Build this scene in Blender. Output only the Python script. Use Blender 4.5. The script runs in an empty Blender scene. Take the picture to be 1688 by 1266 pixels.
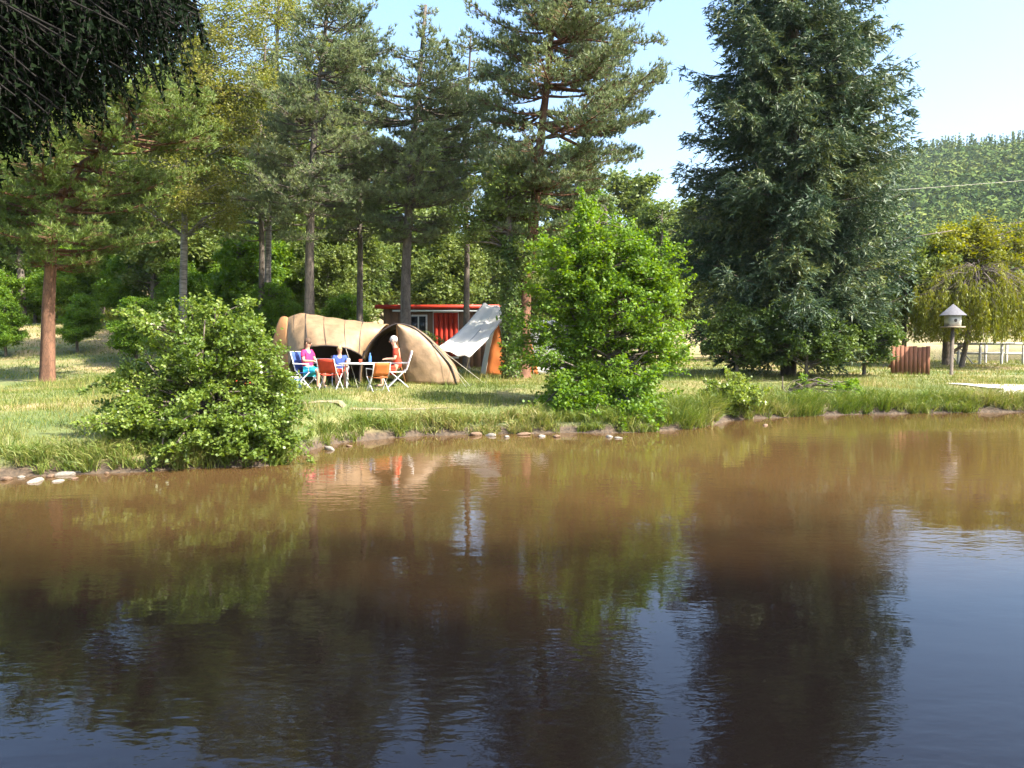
import bpy, math, random
import numpy as np
from mathutils import Vector, Matrix, noise as mnoise
S = bpy.context.scene
COL = S.collection
rng = np.random.default_rng(7)
random.seed(7)
# ------------------------------------------------------------------ camera
F = 1462.0
PITCH = math.radians(3.44)
CAMZ = 2.2
cd = bpy.data.cameras.new('camera'); cam = bpy.data.objects.new('camera', cd); COL.objects.link(cam)
cd.sensor_width = 36; cd.lens = 36*F/1688; cd.clip_start = 0.05; cd.clip_end = 5000
cam.location = (0, 0, CAMZ); cam.rotation_euler = (math.radians(90)-PITCH, 0, 0)
S.camera = cam
# ------------------------------------------------------------------ sky and sun
SUN_EL = math.radians(48); TO_SUN = Vector((0.86, -0.40, 0)).normalized()
to_sun = Vector((TO_SUN.x*math.cos(SUN_EL), TO_SUN.y*math.cos(SUN_EL), math.sin(SUN_EL)))
w = bpy.data.worlds.new('World'); S.world = w; w.use_nodes = True
nt = w.node_tree; bg = nt.nodes['Background']; bg.inputs[1].default_value = 0.15
sky = nt.nodes.new('ShaderNodeTexSky'); sky.sky_type = 'NISHITA'; sky.sun_disc = False
sky.sun_elevation = SUN_EL; sky.sun_rotation = math.atan2(TO_SUN.x, TO_SUN.y)
sky.air_density = 1.0; sky.dust_density = 3.6; sky.ozone_density = 2.5
hsv = nt.nodes.new('ShaderNodeHueSaturation'); hsv.inputs['Saturation'].default_value = 1.12
nt.links.new(sky.outputs[0], hsv.inputs['Color']); nt.links.new(hsv.outputs[0], bg.inputs[0])
sl = bpy.data.lights.new('sun', 'SUN'); sl.energy = 5.0; sl.angle = math.radians(0.53); sl.color = (1, 0.93, 0.82)
sun = bpy.data.objects.new('sun', sl); COL.objects.link(sun)
sun.rotation_euler = to_sun.to_track_quat('Z', 'Y').to_euler()
S.view_settings.view_transform = 'Standard'; S.view_settings.look = 'None'
S.view_settings.exposure = 1.78; S.view_settings.gamma = 1.0; S.view_settings.use_curve_mapping = False
S.render.engine = 'CYCLES'
S.cycles.max_bounces = 6; S.cycles.transparent_max_bounces = 8; S.cycles.diffuse_bounces = 3
S.cycles.glossy_bounces = 3; S.cycles.transmission_bounces = 4; S.cycles.volume_bounces = 0
S.cycles.use_denoising = True; S.cycles.use_adaptive_sampling = True; S.cycles.adaptive_threshold = 0.02
S.cycles.caustics_reflective = False; S.cycles.caustics_refractive = False
# ------------------------------------------------------------------ helpers
CP, SP = math.cos(PITCH), math.sin(PITCH)
def P(px, py, Y):
    u = (px-844)/F; v = (633-py)/F
    k = Y/(CP + v*SP)
    return np.array([u*k, Y, CAMZ + (v*CP - SP)*k])
def pxm(Y): return F/Y
class MB:
    """collects verts/faces with numpy; build() links ONE mesh object"""
    def __init__(s): s.v = []; s.f = []; s.n = 0
    def add(s, v, f):
        v = np.asarray(v, float).reshape(-1, 3)
        f = np.asarray(f, int)
        if len(f): s.f.append(f + s.n)
        s.v.append(v); s.n += len(v); return s
    def tube(s, pts, rad, seg=6, cap=True):
        pts = np.asarray(pts, float); n = len(pts)
        rad = np.broadcast_to(np.asarray(rad, float), (n,))
        t = np.gradient(pts, axis=0); t /= np.linalg.norm(t, axis=1)[:, None]+1e-9
        ref = np.array([0, 0, 1.]) if abs(t[:, 2]).mean() < 0.8 else np.array([1., 0, 0])
        a = np.cross(t, ref); a /= np.linalg.norm(a, axis=1)[:, None]+1e-9
        b = np.cross(t, a)
        th = np.linspace(0, 2*math.pi, seg, endpoint=False)
        ring = (np.cos(th)[None, :, None]*a[:, None, :] + np.sin(th)[None, :, None]*b[:, None, :])
        v = pts[:, None, :] + ring*rad[:, None, None]
        i = np.arange(n-1)[:, None]*seg; j = np.arange(seg)[None, :]; j2 = (j+1) % seg
        f = np.stack([i+j, i+j2, i+seg+j2, i+seg+j], -1).reshape(-1, 4)
        s.add(v.reshape(-1, 3), f)
        if cap:
            base = s.n - n*seg
            for k0 in (0, (n-1)*seg):
                c = v.reshape(-1, 3)[k0:k0+seg].mean(0)
                s.v.append(c[None]); ci = s.n; s.n += 1
                q = base+k0+np.arange(seg); q2 = base+k0+(np.arange(seg)+1) % seg
                s.f.append(np.stack([q, q2, np.full(seg, ci)], -1))
        return s
    def box(s, c, d, rz=0, tilt=None):
        c = np.asarray(c, float); d = np.asarray(d, float)/2
        v = np.array([[x, y, z] for x in (-1, 1) for y in (-1, 1) for z in (-1, 1)])*d
        if tilt is not None: v = v @ np.array(Matrix.Rotation(tilt[0], 3, tilt[1])).T
        if rz: v = v @ np.array(Matrix.Rotation(rz, 3, 'Z')).T
        f = [[0, 1, 3, 2], [4, 6, 7, 5], [0, 4, 5, 1], [2, 3, 7, 6], [0, 2, 6, 4], [1, 5, 7, 3]]
        return s.add(v+c, f)
    def ball(s, c, r, seg=10, rings=7, jit=0):
        th = np.linspace(0, 2*math.pi, seg, endpoint=False); ph = np.linspace(0.0, math.pi, rings+1)
        v = np.stack([np.outer(np.sin(ph), np.cos(th)), np.outer(np.sin(ph), np.sin(th)), np.outer(np.cos(ph), np.ones(seg))], -1)
        v = v.reshape(-1, 3)*np.asarray(r, float)
        i = np.arange(rings)[:, None]*seg; j = np.arange(seg)[None]; j2 = (j+1) % seg
        f = np.stack([i+j, i+seg+j, i+seg+j2, i+j2], -1).reshape(-1, 4)
        return s.add(v+np.asarray(c, float), f)
    def grid(s, V):
        V = np.asarray(V, float); a, b = V.shape[:2]
        i = np.arange(a-1)[:, None]*b; j = np.arange(b-1)[None]
        f = np.stack([i+j, i+j+1, i+b+j+1, i+b+j], -1).reshape(-1, 4)
        return s.add(V.reshape(-1, 3), f)
    def rhomb(s, c, d, nrm, L, W):
        """leaf quads"""
        side = np.cross(d, nrm); side /= np.linalg.norm(side, axis=1)[:, None]+1e-9
        L = np.broadcast_to(L, (len(c),))[:, None]; W = np.broadcast_to(W, (len(c),))[:, None]
        v = np.stack([c, c+d*L*.45+side*W*.5, c+d*L, c+d*L*.45-side*W*.5], 1)
        f = np.arange(len(c)*4).reshape(-1, 4)
        return s.add(v.reshape(-1, 3), f)
    def spike(s, c, d, L, W):
        """thin triangles"""
        r = rng.normal(size=c.shape); side = np.cross(d, r); side /= np.linalg.norm(side, axis=1)[:, None]+1e-9
        L = np.broadcast_to(L, (len(c),))[:, None]; W = np.broadcast_to(W, (len(c),))[:, None]
        v = np.stack([c-side*W*.5, c+side*W*.5, c+d*L], 1)
        return s.add(v.reshape(-1, 3), np.arange(len(c)*3).reshape(-1, 3))
    def mesh(s, name):
        v = np.concatenate(s.v).astype(np.float32)
        me = bpy.data.meshes.new(name)
        me.vertices.add(len(v)); me.vertices.foreach_set('co', v.ravel())
        loops = []; tot = []
        for f in s.f:
            loops.append(f.ravel()); tot.append(np.full(len(f), f.shape[1]))
        loops = np.concatenate(loops).astype(np.int32); tot = np.concatenate(tot).astype(np.int32)
        st = np.concatenate([[0], np.cumsum(tot)[:-1]]).astype(np.int32)
        me.loops.add(len(loops)); me.loops.foreach_set('vertex_index', loops)
        me.polygons.add(len(tot)); me.polygons.foreach_set('loop_start', st)
        me.update(calc_edges=True); me.validate()
        return me
    def build(s, name, m, parent=None, smooth=False):
        me = s.mesh(name); me.materials.append(m)
        if smooth: me.shade_smooth()
        return link(name, me, parent)
def link(name, me, parent=None):
    o = bpy.data.objects.new(name, me); COL.objects.link(o)
    if parent is not None:
        o.parent = parent; o.matrix_parent_inverse = Matrix.Translation(-Vector(parent.location)) if parent.location.length else Matrix()
        if parent.parent is not None or parent.type != 'EMPTY': o.matrix_parent_inverse = Matrix()
    return o
def tag(o, label=None, cat=None, group=None, kind=None):
    if label: o['label'] = label
    if cat: o['category'] = cat
    if group: o['group'] = group
    if kind: o['kind'] = kind
    return o
def thing(name, loc, label, cat, group=None):
    o = bpy.data.objects.new(name, None); COL.objects.link(o); o.location = tuple(float(x) for x in loc); o.empty_display_size = .2
    tag(o, label, cat, group)
    return o
def struct(o): o['kind'] = 'structure'; return o
def copy_thing(root, loc, rz, sc=1.0, label=None, name=None):
    """copy of a thing built around the world origin; its children share mesh data"""
    r = root.copy(); COL.objects.link(r); r.location = tuple(float(x) for x in loc); r.rotation_euler = (0, 0, rz)
    r.scale = (sc, sc, sc) if not hasattr(sc, '__len__') else sc
    if label: r['label'] = label
    for ch in list(root.children):
        c = ch.copy(); COL.objects.link(c); c.parent = r
        for g in list(ch.children):
            d = g.copy(); COL.objects.link(d); d.parent = c
    return r
def unit(a): a = np.asarray(a, float); return a/(np.linalg.norm(a, axis=-1, keepdims=True)+1e-9)
def interp_poly(pts, t):
    pts = np.asarray(pts, float); d = np.r_[0, np.cumsum(np.linalg.norm(np.diff(pts, axis=0), axis=1))]
    d /= d[-1]
    return np.stack([np.interp(t, d, pts[:, k]) for k in range(3)], -1)
# ------------------------------------------------------------------ materials
def newmat(name):
    m = bpy.data.materials.new(name); m.use_nodes = True
    return m, m.node_tree.nodes, m.node_tree.links, m.node_tree.nodes['Principled BSDF']
def ramp(nd, stops):
    r = nd.new('ShaderNodeValToRGB')
    while len(r.color_ramp.elements) < len(stops): r.color_ramp.elements.new(.5)
    for e, (p, c) in zip(r.color_ramp.elements, stops): e.position = p; e.color = (*c, 1)
    return r
def leafmat(name, cols, trans=0.35, rough=0.5, spec=0.3, nscale=0.6):
    m, nd, lk, b = newmat(name)
    g = nd.new('ShaderNodeNewGeometry'); tc = nd.new('ShaderNodeTexCoord')
    nz = nd.new('ShaderNodeTexNoise'); nz.inputs['Scale'].default_value = nscale; nz.inputs['Detail'].default_value = 2
    lk.new(tc.outputs['Object'], nz.inputs['Vector'])
    mx = nd.new('ShaderNodeMath'); mx.operation = 'MULTIPLY_ADD'; mx.inputs[1].default_value = .6
    lk.new(g.outputs['Random Per Island'], mx.inputs[0])
    sc = nd.new('ShaderNodeMath'); sc.operation = 'MULTIPLY_ADD'; sc.inputs[1].default_value = 1.3; sc.inputs[2].default_value = -.45
    lk.new(nz.outputs['Fac'], sc.inputs[0]); lk.new(sc.outputs[0], mx.inputs[2])
    n = len(cols); r = ramp(nd, [(i/(n-1), c) for i, c in enumerate(cols)]); lk.new(mx.outputs[0], r.inputs[0])
    lk.new(r.outputs[0], b.inputs['Base Color']); b.inputs['Roughness'].default_value = rough; b.inputs['Specular IOR Level'].default_value = spec
    t = nd.new('ShaderNodeBsdfTranslucent'); hs = nd.new('ShaderNodeHueSaturation')
    hs.inputs['Saturation'].default_value = 1.15; hs.inputs['Value'].default_value = 1.5; hs.inputs['Hue'].default_value = .485
    lk.new(r.outputs[0], hs.inputs['Color']); lk.new(hs.outputs[0], t.inputs[0])
    ms = nd.new('ShaderNodeMixShader'); ms.inputs[0].default_value = trans
    lk.new(b.outputs[0], ms.inputs[1]); lk.new(t.outputs[0], ms.inputs[2])
    lk.new(ms.outputs[0], nd['Material Output'].inputs['Surface'])
    return m
def surf(name, c1, c2=None, rough=.7, scale=8, bump=0.0, spec=.3, metal=0, stretch=(1, 1, 1), trans=0):
    m, nd, lk, b = newmat(name)
    c2 = c2 or tuple(x*.75 for x in c1)
    tc = nd.new('ShaderNodeTexCoord'); mp = nd.new('ShaderNodeMapping'); mp.inputs['Scale'].default_value = stretch
    nz = nd.new('ShaderNodeTexNoise'); nz.inputs['Scale'].default_value = scale; nz.inputs['Detail'].default_value = 5
    lk.new(tc.outputs['Object'], mp.inputs[0]); lk.new(mp.outputs[0], nz.inputs['Vector'])
    r = ramp(nd, [(.3, c2), (.7, c1)]); lk.new(nz.outputs['Fac'], r.inputs[0]); lk.new(r.outputs[0], b.inputs['Base Color'])
    b.inputs['Roughness'].default_value = rough; b.inputs['Specular IOR Level'].default_value = spec; b.inputs['Metallic'].default_value = metal
    if bump:
        bp = nd.new('ShaderNodeBump'); bp.inputs['Strength'].default_value = bump; bp.inputs['Distance'].default_value = .02
        lk.new(nz.outputs['Fac'], bp.inputs['Height']); lk.new(bp.outputs[0], b.inputs['Normal'])
    if trans:
        t = nd.new('ShaderNodeBsdfTranslucent'); lk.new(r.outputs[0], t.inputs[0])
        ms = nd.new('ShaderNodeMixShader'); ms.inputs[0].default_value = trans
        lk.new(b.outputs[0], ms.inputs[1]); lk.new(t.outputs[0], ms.inputs[2]); lk.new(ms.outputs[0], nd['Material Output'].inputs['Surface'])
    return m
def barkmat(name, c1, c2):
    m, nd, lk, b = newmat(name)
    tc = nd.new('ShaderNodeTexCoord'); mp = nd.new('ShaderNodeMapping'); mp.inputs['Scale'].default_value = (1, 1, .28); lk.new(tc.outputs['Object'], mp.inputs[0])
    nz = nd.new('ShaderNodeTexNoise'); nz.inputs['Scale'].default_value = 5; nz.inputs['Detail'].default_value = 4; lk.new(mp.outputs[0], nz.inputs['Vector'])
    mi = nd.new('ShaderNodeMix'); mi.data_type = 'VECTOR'; mi.inputs[0].default_value = .12; lk.new(mp.outputs[0], mi.inputs[4]); lk.new(nz.outputs['Color'], mi.inputs[5])
    vo = nd.new('ShaderNodeTexVoronoi'); vo.feature = 'DISTANCE_TO_EDGE'; vo.inputs['Scale'].default_value = 19; lk.new(mi.outputs[1], vo.inputs['Vector'])
    r = ramp(nd, [(.0, tuple(x*.5+y*.5 for x, y in zip(c1, c2))), (.10, c1), (.5, tuple(x*1.15 for x in c1))]); lk.new(vo.outputs[0], r.inputs[0])
    r2 = ramp(nd, [(.3, (.45, .45, .45)), (.7, (1, 1, 1))]); lk.new(nz.outputs['Fac'], r2.inputs[0])
    mx = nd.new('ShaderNodeMix'); mx.data_type = 'RGBA'; mx.blend_type = 'MULTIPLY'; mx.inputs[0].default_value = 1; lk.new(r.outputs[0], mx.inputs[6]); lk.new(r2.outputs[0], mx.inputs[7])
    lk.new(mx.outputs[2], b.inputs['Base Color']); b.inputs['Roughness'].default_value = .95; b.inputs['Specular IOR Level'].default_value = .15
    bp = nd.new('ShaderNodeBump'); bp.inputs['Strength'].default_value = 1; bp.inputs['Distance'].default_value = .03; lk.new(r.outputs[0], bp.inputs['Height']); lk.new(bp.outputs[0], b.inputs['Normal'])
    return m
M = {}
M['bark_pine'] = barkmat('bark_pine', (.20, .105, .065), (.06, .04, .03))
M['bark_grey'] = barkmat('bark_grey', (.18, .15, .12), (.055, .045, .036))
M['bark_near'] = surf('bark_near', (.014, .011, .009), (.006, .005, .004), .95, 14, .5)  # near-black: shade on the hanging boughs is put into the bark colour
M['bark_birch'] = surf('bark_birch', (.24, .22, .19), (.08, .07, .06), .8, 7, .4, stretch=(.6, .6, 3))
M['needle_pine'] = leafmat('needle_pine', [(.095, .14, .07), (.15, .19, .085), (.22, .245, .09)], .25)
M['needle_pine_warm'] = leafmat('needle_pine_warm', [(.08, .13, .03), (.125, .18, .04), (.18, .22, .055)], .28)
M['needle_spruce'] = leafmat('needle_spruce', [(.032, .060, .034), (.058, .095, .046), (.15, .17, .05)], .18)
M['needle_near'] = leafmat('needle_near', [(.004, .008, .004), (.007, .013, .006), (.012, .02, .008)], .05, rough=.9, spec=.03)  # near-black: needle colour carries the shade of the overhanging boughs
M['leaf_birch'] = leafmat('leaf_birch', [(.10, .13, .025), (.16, .18, .035), (.24, .22, .06)], .4)
M['leaf_bright'] = leafmat('leaf_bright', [(.07, .15, .018), (.11, .20, .022), (.17, .26, .03)], .45)
M['leaf_dark'] = leafmat('leaf_dark', [(.055, .095, .022), (.085, .135, .028), (.14, .185, .042)], .3)
M['leaf_mid'] = leafmat('leaf_mid', [(.075, .115, .025), (.115, .16, .035), (.17, .20, .055)], .35)
M['leaf_grey'] = leafmat('leaf_grey', [(.075, .10, .06), (.11, .135, .08), (.16, .18, .10)], .3)
M['leaf_yellow'] = leafmat('leaf_yellow', [(.10, .125, .018), (.155, .175, .02), (.22, .22, .03)], .4)
M['leaf_willow'] = leafmat('leaf_willow', [(.13, .18, .02), (.20, .25, .03), (.27, .31, .05)], .4)
M['leaf_alder'] = leafmat('leaf_alder', [(.075, .13, .022), (.125, .19, .03), (.22, .27, .055)], .38, .4, .4)
M['leaf_hill'] = leafmat('leaf_hill', [(.035, .07, .022), (.08, .125, .03), (.17, .19, .045)], .1, rough=.9, spec=.05, nscale=.035)
M['grass'] = leafmat('grass', [(.06, .11, .016), (.115, .16, .026), (.21, .21, .055), (.33, .26, .11)], .3, nscale=.35)
M['reed'] = leafmat('reed', [(.06, .11, .018), (.11, .165, .028), (.20, .22, .055), (.34, .28, .13)], .3, nscale=.5)
M['soil'] = surf('soil', (.16, .11, .07), (.06, .042, .03), .95, 5, .6)
M['stone'] = surf('stone', (.27, .25, .21), (.13, .115, .09), .85, 5, .5)
M['stone_brown'] = surf('stone_brown', (.20, .13, .08), (.09, .06, .04), .85, 5, .5)
M['gravel'] = surf('gravel', (.50, .47, .41), (.38, .35, .30), .95, 9, .5)
M['dirt_path'] = surf('dirt_path', (.24, .20, .12), (.13, .12, .06), .95, 6, .5)
# ------------------------------------------------------------------ ground function
shore_px = [(0, 787), (180, 779), (330, 772), (455, 768), (520, 737), (600, 725), (700, 718), (930, 713), (1060, 713), (1150, 706), (1205, 692), (1400, 683), (1688, 679)]
def on_plane(px, py, z=0.0):
    u = (px-844)/F; v = (633-py)/F; d = np.array([u, CP+v*SP, v*CP-SP]); return np.array([0, 0, CAMZ])+d*((z-CAMZ)/d[2])
_sp = np.array([on_plane(*p)[:2] for p in shore_px]); _sp = _sp[np.argsort(_sp[:, 0])]
SX = np.r_[-60, -22, -13, _sp[:, 0], 22, 30, 60]; SY = np.r_[-2, 5.5, 10.5, _sp[:, 1], 24.5, 21, 3]
def sm(t): t = np.clip(t, 0, 1); return t*t*(3-2*t)
def vnoise(x, y, s, seed=0):
    """cheap smooth noise"""
    x = x*s+seed*13.7; y = y*s-seed*7.3
    return (np.sin(x*1.7+1.3*np.sin(y*1.1))+np.sin(y*2.1+1.7*np.sin(x*.7+2))+.5*np.sin(x*3.9+y*3.1))/2.5
AZ = np.radians([-180, -80, -45, -30, -15, 0, 10, 14.5, 21, 30, 45, 80, 180])
EL = np.tan(np.radians([2, 4, 9, 10, 7, 6.5, 8, 9.2, 11.0, 12.6, 11, 5, 2]))
def hill(x, y):
    r = np.hypot(x, y); a = np.arctan2(x, y)
    e = np.interp(a, AZ, EL)
    t = sm((r-135)/470)
    return e*.70*640*t*(1+.05*vnoise(a*20, r*.01, 1))
def ground_z(x, y):
    x = np.asarray(x, float); y = np.asarray(y, float)
    ys = np.interp(x, SX, SY) + .12*vnoise(x, x*0, 2.3, 1)
    d = y-ys
    bank = .22*sm(d/.30)+.16*sm((d-.25)/1.3)+.27*sm((d-1)/6)
    bank = bank + .05*vnoise(x, y, .6)*sm(d/2)+.02*vnoise(x, y, 2.2, 3)*sm(d/.5)
    bank = np.where(d < 0, -0.55*sm(-d/1.2), bank)
    # camera side bank
    dn = 2.6+.25*np.sin(x*.9)+np.maximum(0, np.abs(x-2)-9)*.0-y
    near = np.where(dn > 0, .30*sm(dn/.4)+.3*sm((dn-.2)/2), -.55*sm(-dn/1.2))
    z = np.maximum(bank, near) if True else bank
    # pond ends at the right
    z = np.where((x > 34), np.maximum(z, .6*sm((x-34)/3)), z)
    # left meadow rising behind
    left = 1-sm((x+15)/7.5)
    z = z + left*(1.95*sm((y-28.5)/19)+.9*sm((y-50)/60))
    # right lake
    lk = sm((x-(.33*y+1.5))/5)*sm((y-45)/5)*(1-sm((y-96)/8))
    z = z - lk*(z+.3)
    z = z + hill(x, y) + .5*sm((y-100)/30)*(1-left)
    return z
def gz(x, y): return float(ground_z(x, y))
def grd(px, Y):
    x = (px-844)/F*Y; return np.array([x, Y, gz(x, Y)])
def axis(lo, hi, fine_lo, fine_hi, step, grow=1.12):
    a = list(np.arange(fine_lo, fine_hi+1e-6, step)); s = step
    while a[-1] < hi: s *= grow; a.append(a[-1]+s)
    s = step; b = [fine_lo]
    while b[-1] > lo: s *= grow; b.append(b[-1]-s)
    return np.array(b[:0:-1]+a)
gx = axis(-760, 760, -13, 18, .21, 1.11); gy = axis(-300, 900, 10, 29, .15, 1.09)
GX, GY = np.meshgrid(gx, gy)
gm, nd, lk, b = newmat('ground_turf')
tc = nd.new('ShaderNodeTexCoord'); geo = nd.new('ShaderNodeNewGeometry'); sep = nd.new('ShaderNodeSeparateXYZ')
n1 = nd.new('ShaderNodeTexNoise'); n1.inputs['Scale'].default_value = .45; n1.inputs['Detail'].default_value = 6
n2 = nd.new('ShaderNodeTexNoise'); n2.inputs['Scale'].default_value = 14; n2.inputs['Detail'].default_value = 4
lk.new(tc.outputs['Object'], n1.inputs['Vector']); lk.new(tc.outputs['Object'], n2.inputs['Vector'])
r1 = ramp(nd, [(.36, (.07, .11, .022)), (.52, (.13, .155, .04)), (.64, (.25, .21, .085)), (.76, (.34, .25, .12))]); lk.new(n1.outputs['Fac'], r1.inputs[0])
mx = nd.new('ShaderNodeMix'); mx.data_type = 'RGBA'; mx.blend_type = 'MULTIPLY'; mx.inputs[0].default_value = .6
r2 = ramp(nd, [(.3, (.45, .45, .4)), (.7, (1, 1, 1))]); lk.new(n2.outputs['Fac'], r2.inputs[0])
lk.new(r1.outputs[0], mx.inputs[6]); lk.new(r2.outputs[0], mx.inputs[7])
lk.new(geo.outputs['Position'], sep.inputs[0])
ym = nd.new('ShaderNodeMapRange'); ym.inputs['From Min'].default_value = 31; ym.inputs['From Max'].default_value = 40; ym.inputs['To Max'].default_value = .16; lk.new(sep.outputs['Y'], ym.inputs['Value'])
ad_ = nd.new('ShaderNodeMath'); lk.new(n1.outputs['Fac'], ad_.inputs[0]); lk.new(ym.outputs[0], ad_.inputs[1]); lk.new(ad_.outputs[0], r1.inputs[0])
zr = nd.new('ShaderNodeMapRange'); zr.inputs['From Min'].default_value = .10; zr.inputs['From Max'].default_value = .24; lk.new(sep.outputs['Z'], zr.inputs['Value'])
mx2 = nd.new('ShaderNodeMix'); mx2.data_type = 'RGBA'; lk.new(zr.outputs[0], mx2.inputs[0])
r3 = ramp(nd, [(.3, (.035, .026, .017)), (.7, (.095, .066, .04))]); lk.new(n2.outputs['Fac'], r3.inputs[0])
lk.new(r3.outputs[0], mx2.inputs[6]); lk.new(mx.outputs[2], mx2.inputs[7]); lk.new(mx2.outputs[2], b.inputs['Base Color'])
b.inputs['Roughness'].default_value = .95
bp = nd.new('ShaderNodeBump'); bp.inputs['Strength'].default_value = .7; bp.inputs['Distance'].default_value = .04
lk.new(n2.outputs['Fac'], bp.inputs['Height']); lk.new(bp.outputs[0], b.inputs['Normal'])
o = MB().grid(np.stack([GX, GY, ground_z(GX, GY)], -1)).build('ground', gm, smooth=True); struct(o)
# path strip of bare earth on the bank
pp = [(-6.2, 18.8), (-5.0, 19.25), (-3.8, 19.8), (-2.6, 20.2), (-1.6, 20.5), (-.8, 20.7)]
pp = np.array(pp); t = np.linspace(0, 1, 90); px_ = pp[0, 0]+(pp[-1, 0]-pp[0, 0])*t; py_ = np.polyval(np.polyfit(pp[:, 0], pp[:, 1], 2), px_)
rows = []
for wv in np.linspace(-1, 1, 5):
    ww = (.26+.07*np.sin(px_*3.1)+.05*np.sin(px_*7.7+wv))*wv*np.sin(math.pi*np.clip(t, .02, .98))*.62
    X = px_-.3*ww; Yv = py_+ww
    rows.append(np.stack([X, Yv, ground_z(X, Yv)+.012], -1))
o = MB().grid(np.stack(rows, 0)).build('path', M['dirt_path'], smooth=True); struct(o)
# ------------------------------------------------------------------ water
def watermat(name, col, s1, b1):
    m, nd, lk, b = newmat(name)
    b.inputs['Base Color'].default_value = (*col, 1); b.inputs['Roughness'].default_value = .025; b.inputs['IOR'].default_value = 1.333; b.inputs['Specular IOR Level'].default_value = .40
    tc = nd.new('ShaderNodeTexCoord')
    hs = []
    for sc, st, amt in ((s1, (1, 2.2, 1), 1.0), (s1*3.3, (1, 1.7, 1), .35), (s1*.22, (1, 1.3, 1), 1.6)):
        mp = nd.new('ShaderNodeMapping'); mp.inputs['Scale'].default_value = st; lk.new(tc.outputs['Object'], mp.inputs[0])
        mp.inputs['Rotation'].default_value = (0, 0, .12*sc)
        nz = nd.new('ShaderNodeTexNoise'); nz.inputs['Scale'].default_value = sc; nz.inputs['Detail'].default_value = 2; lk.new(mp.outputs[0], nz.inputs['Vector'])
        ml = nd.new('ShaderNodeMath'); ml.operation = 'MULTIPLY'; ml.inputs[1].default_value = amt; lk.new(nz.outputs['Fac'], ml.inputs[0]); hs.append(ml)
    ad = nd.new('ShaderNodeMath'); lk.new(hs[0].outputs[0], ad.inputs[0]); lk.new(hs[1].outputs[0], ad.inputs[1])
    # patches of calm and ruffled water
    nz = nd.new('ShaderNodeTexNoise'); nz.inputs['Scale'].default_value = .16; nz.inputs['Detail'].default_value = 2
    mp = nd.new('ShaderNodeMapping'); mp.inputs['Scale'].default_value = (.7, 2, 1); lk.new(tc.outputs['Object'], mp.inputs[0]); lk.new(mp.outputs[0], nz.inputs['Vector'])
    mr = nd.new('ShaderNodeMapRange'); mr.inputs['From Min'].default_value = .42; mr.inputs['From Max'].default_value = .62; mr.inputs['To Min'].default_value = .25; mr.inputs['To Max'].default_value = 1.0
    lk.new(nz.outputs['Fac'], mr.inputs['Value'])
    mm = nd.new('ShaderNodeMath'); mm.operation = 'MULTIPLY'; lk.new(ad.outputs[0], mm.inputs[0]); lk.new(mr.outputs[0], mm.inputs[1])
    ad2 = nd.new('ShaderNodeMath'); lk.new(mm.outputs[0], ad2.inputs[0]); lk.new(hs[2].outputs[0], ad2.inputs[1])
    bp = nd.new('ShaderNodeBump'); bp.inputs['Strength'].default_value = 1; bp.inputs['Distance'].default_value = b1
    lk.new(ad2.outputs[0], bp.inputs['Height']); lk.new(bp.outputs[0], b.inputs['Normal'])
    return m
def silt_shade(m, deep_shaded):  # brown silt at far bank; near dark colour holds depth and painted shade
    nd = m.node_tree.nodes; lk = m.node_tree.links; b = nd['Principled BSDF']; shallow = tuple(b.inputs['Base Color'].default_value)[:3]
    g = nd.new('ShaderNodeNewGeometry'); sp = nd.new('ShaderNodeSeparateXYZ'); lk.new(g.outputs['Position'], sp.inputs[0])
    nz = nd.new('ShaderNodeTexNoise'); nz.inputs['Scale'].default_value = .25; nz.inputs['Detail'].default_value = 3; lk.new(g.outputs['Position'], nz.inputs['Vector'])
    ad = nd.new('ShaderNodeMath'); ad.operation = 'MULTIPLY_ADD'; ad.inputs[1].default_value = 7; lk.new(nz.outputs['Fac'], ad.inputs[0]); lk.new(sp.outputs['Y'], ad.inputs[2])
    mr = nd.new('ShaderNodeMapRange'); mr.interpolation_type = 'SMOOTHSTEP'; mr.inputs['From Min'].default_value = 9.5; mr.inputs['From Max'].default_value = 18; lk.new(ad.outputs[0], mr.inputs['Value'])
    mx = nd.new('ShaderNodeMix'); mx.data_type = 'RGBA'; lk.new(mr.outputs[0], mx.inputs[0]); mx.inputs[6].default_value = (*deep_shaded, 1); mx.inputs[7].default_value = (*shallow, 1); lk.new(mx.outputs[2], b.inputs['Base Color'])
WM = watermat('pond_water', (.074, .042, .016), 3.2, .0036); silt_shade(WM, (.004, .003, .003))
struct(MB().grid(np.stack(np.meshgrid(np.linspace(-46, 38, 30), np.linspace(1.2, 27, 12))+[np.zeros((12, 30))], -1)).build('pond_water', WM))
struct(MB().grid(np.stack(np.meshgrid(np.linspace(14, 75, 12), np.linspace(44, 104, 12))+[np.full((12, 12), .30)], -1)).build('lake_water', watermat('lake_water', (.10, .09, .06), 2, .004)))
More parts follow.
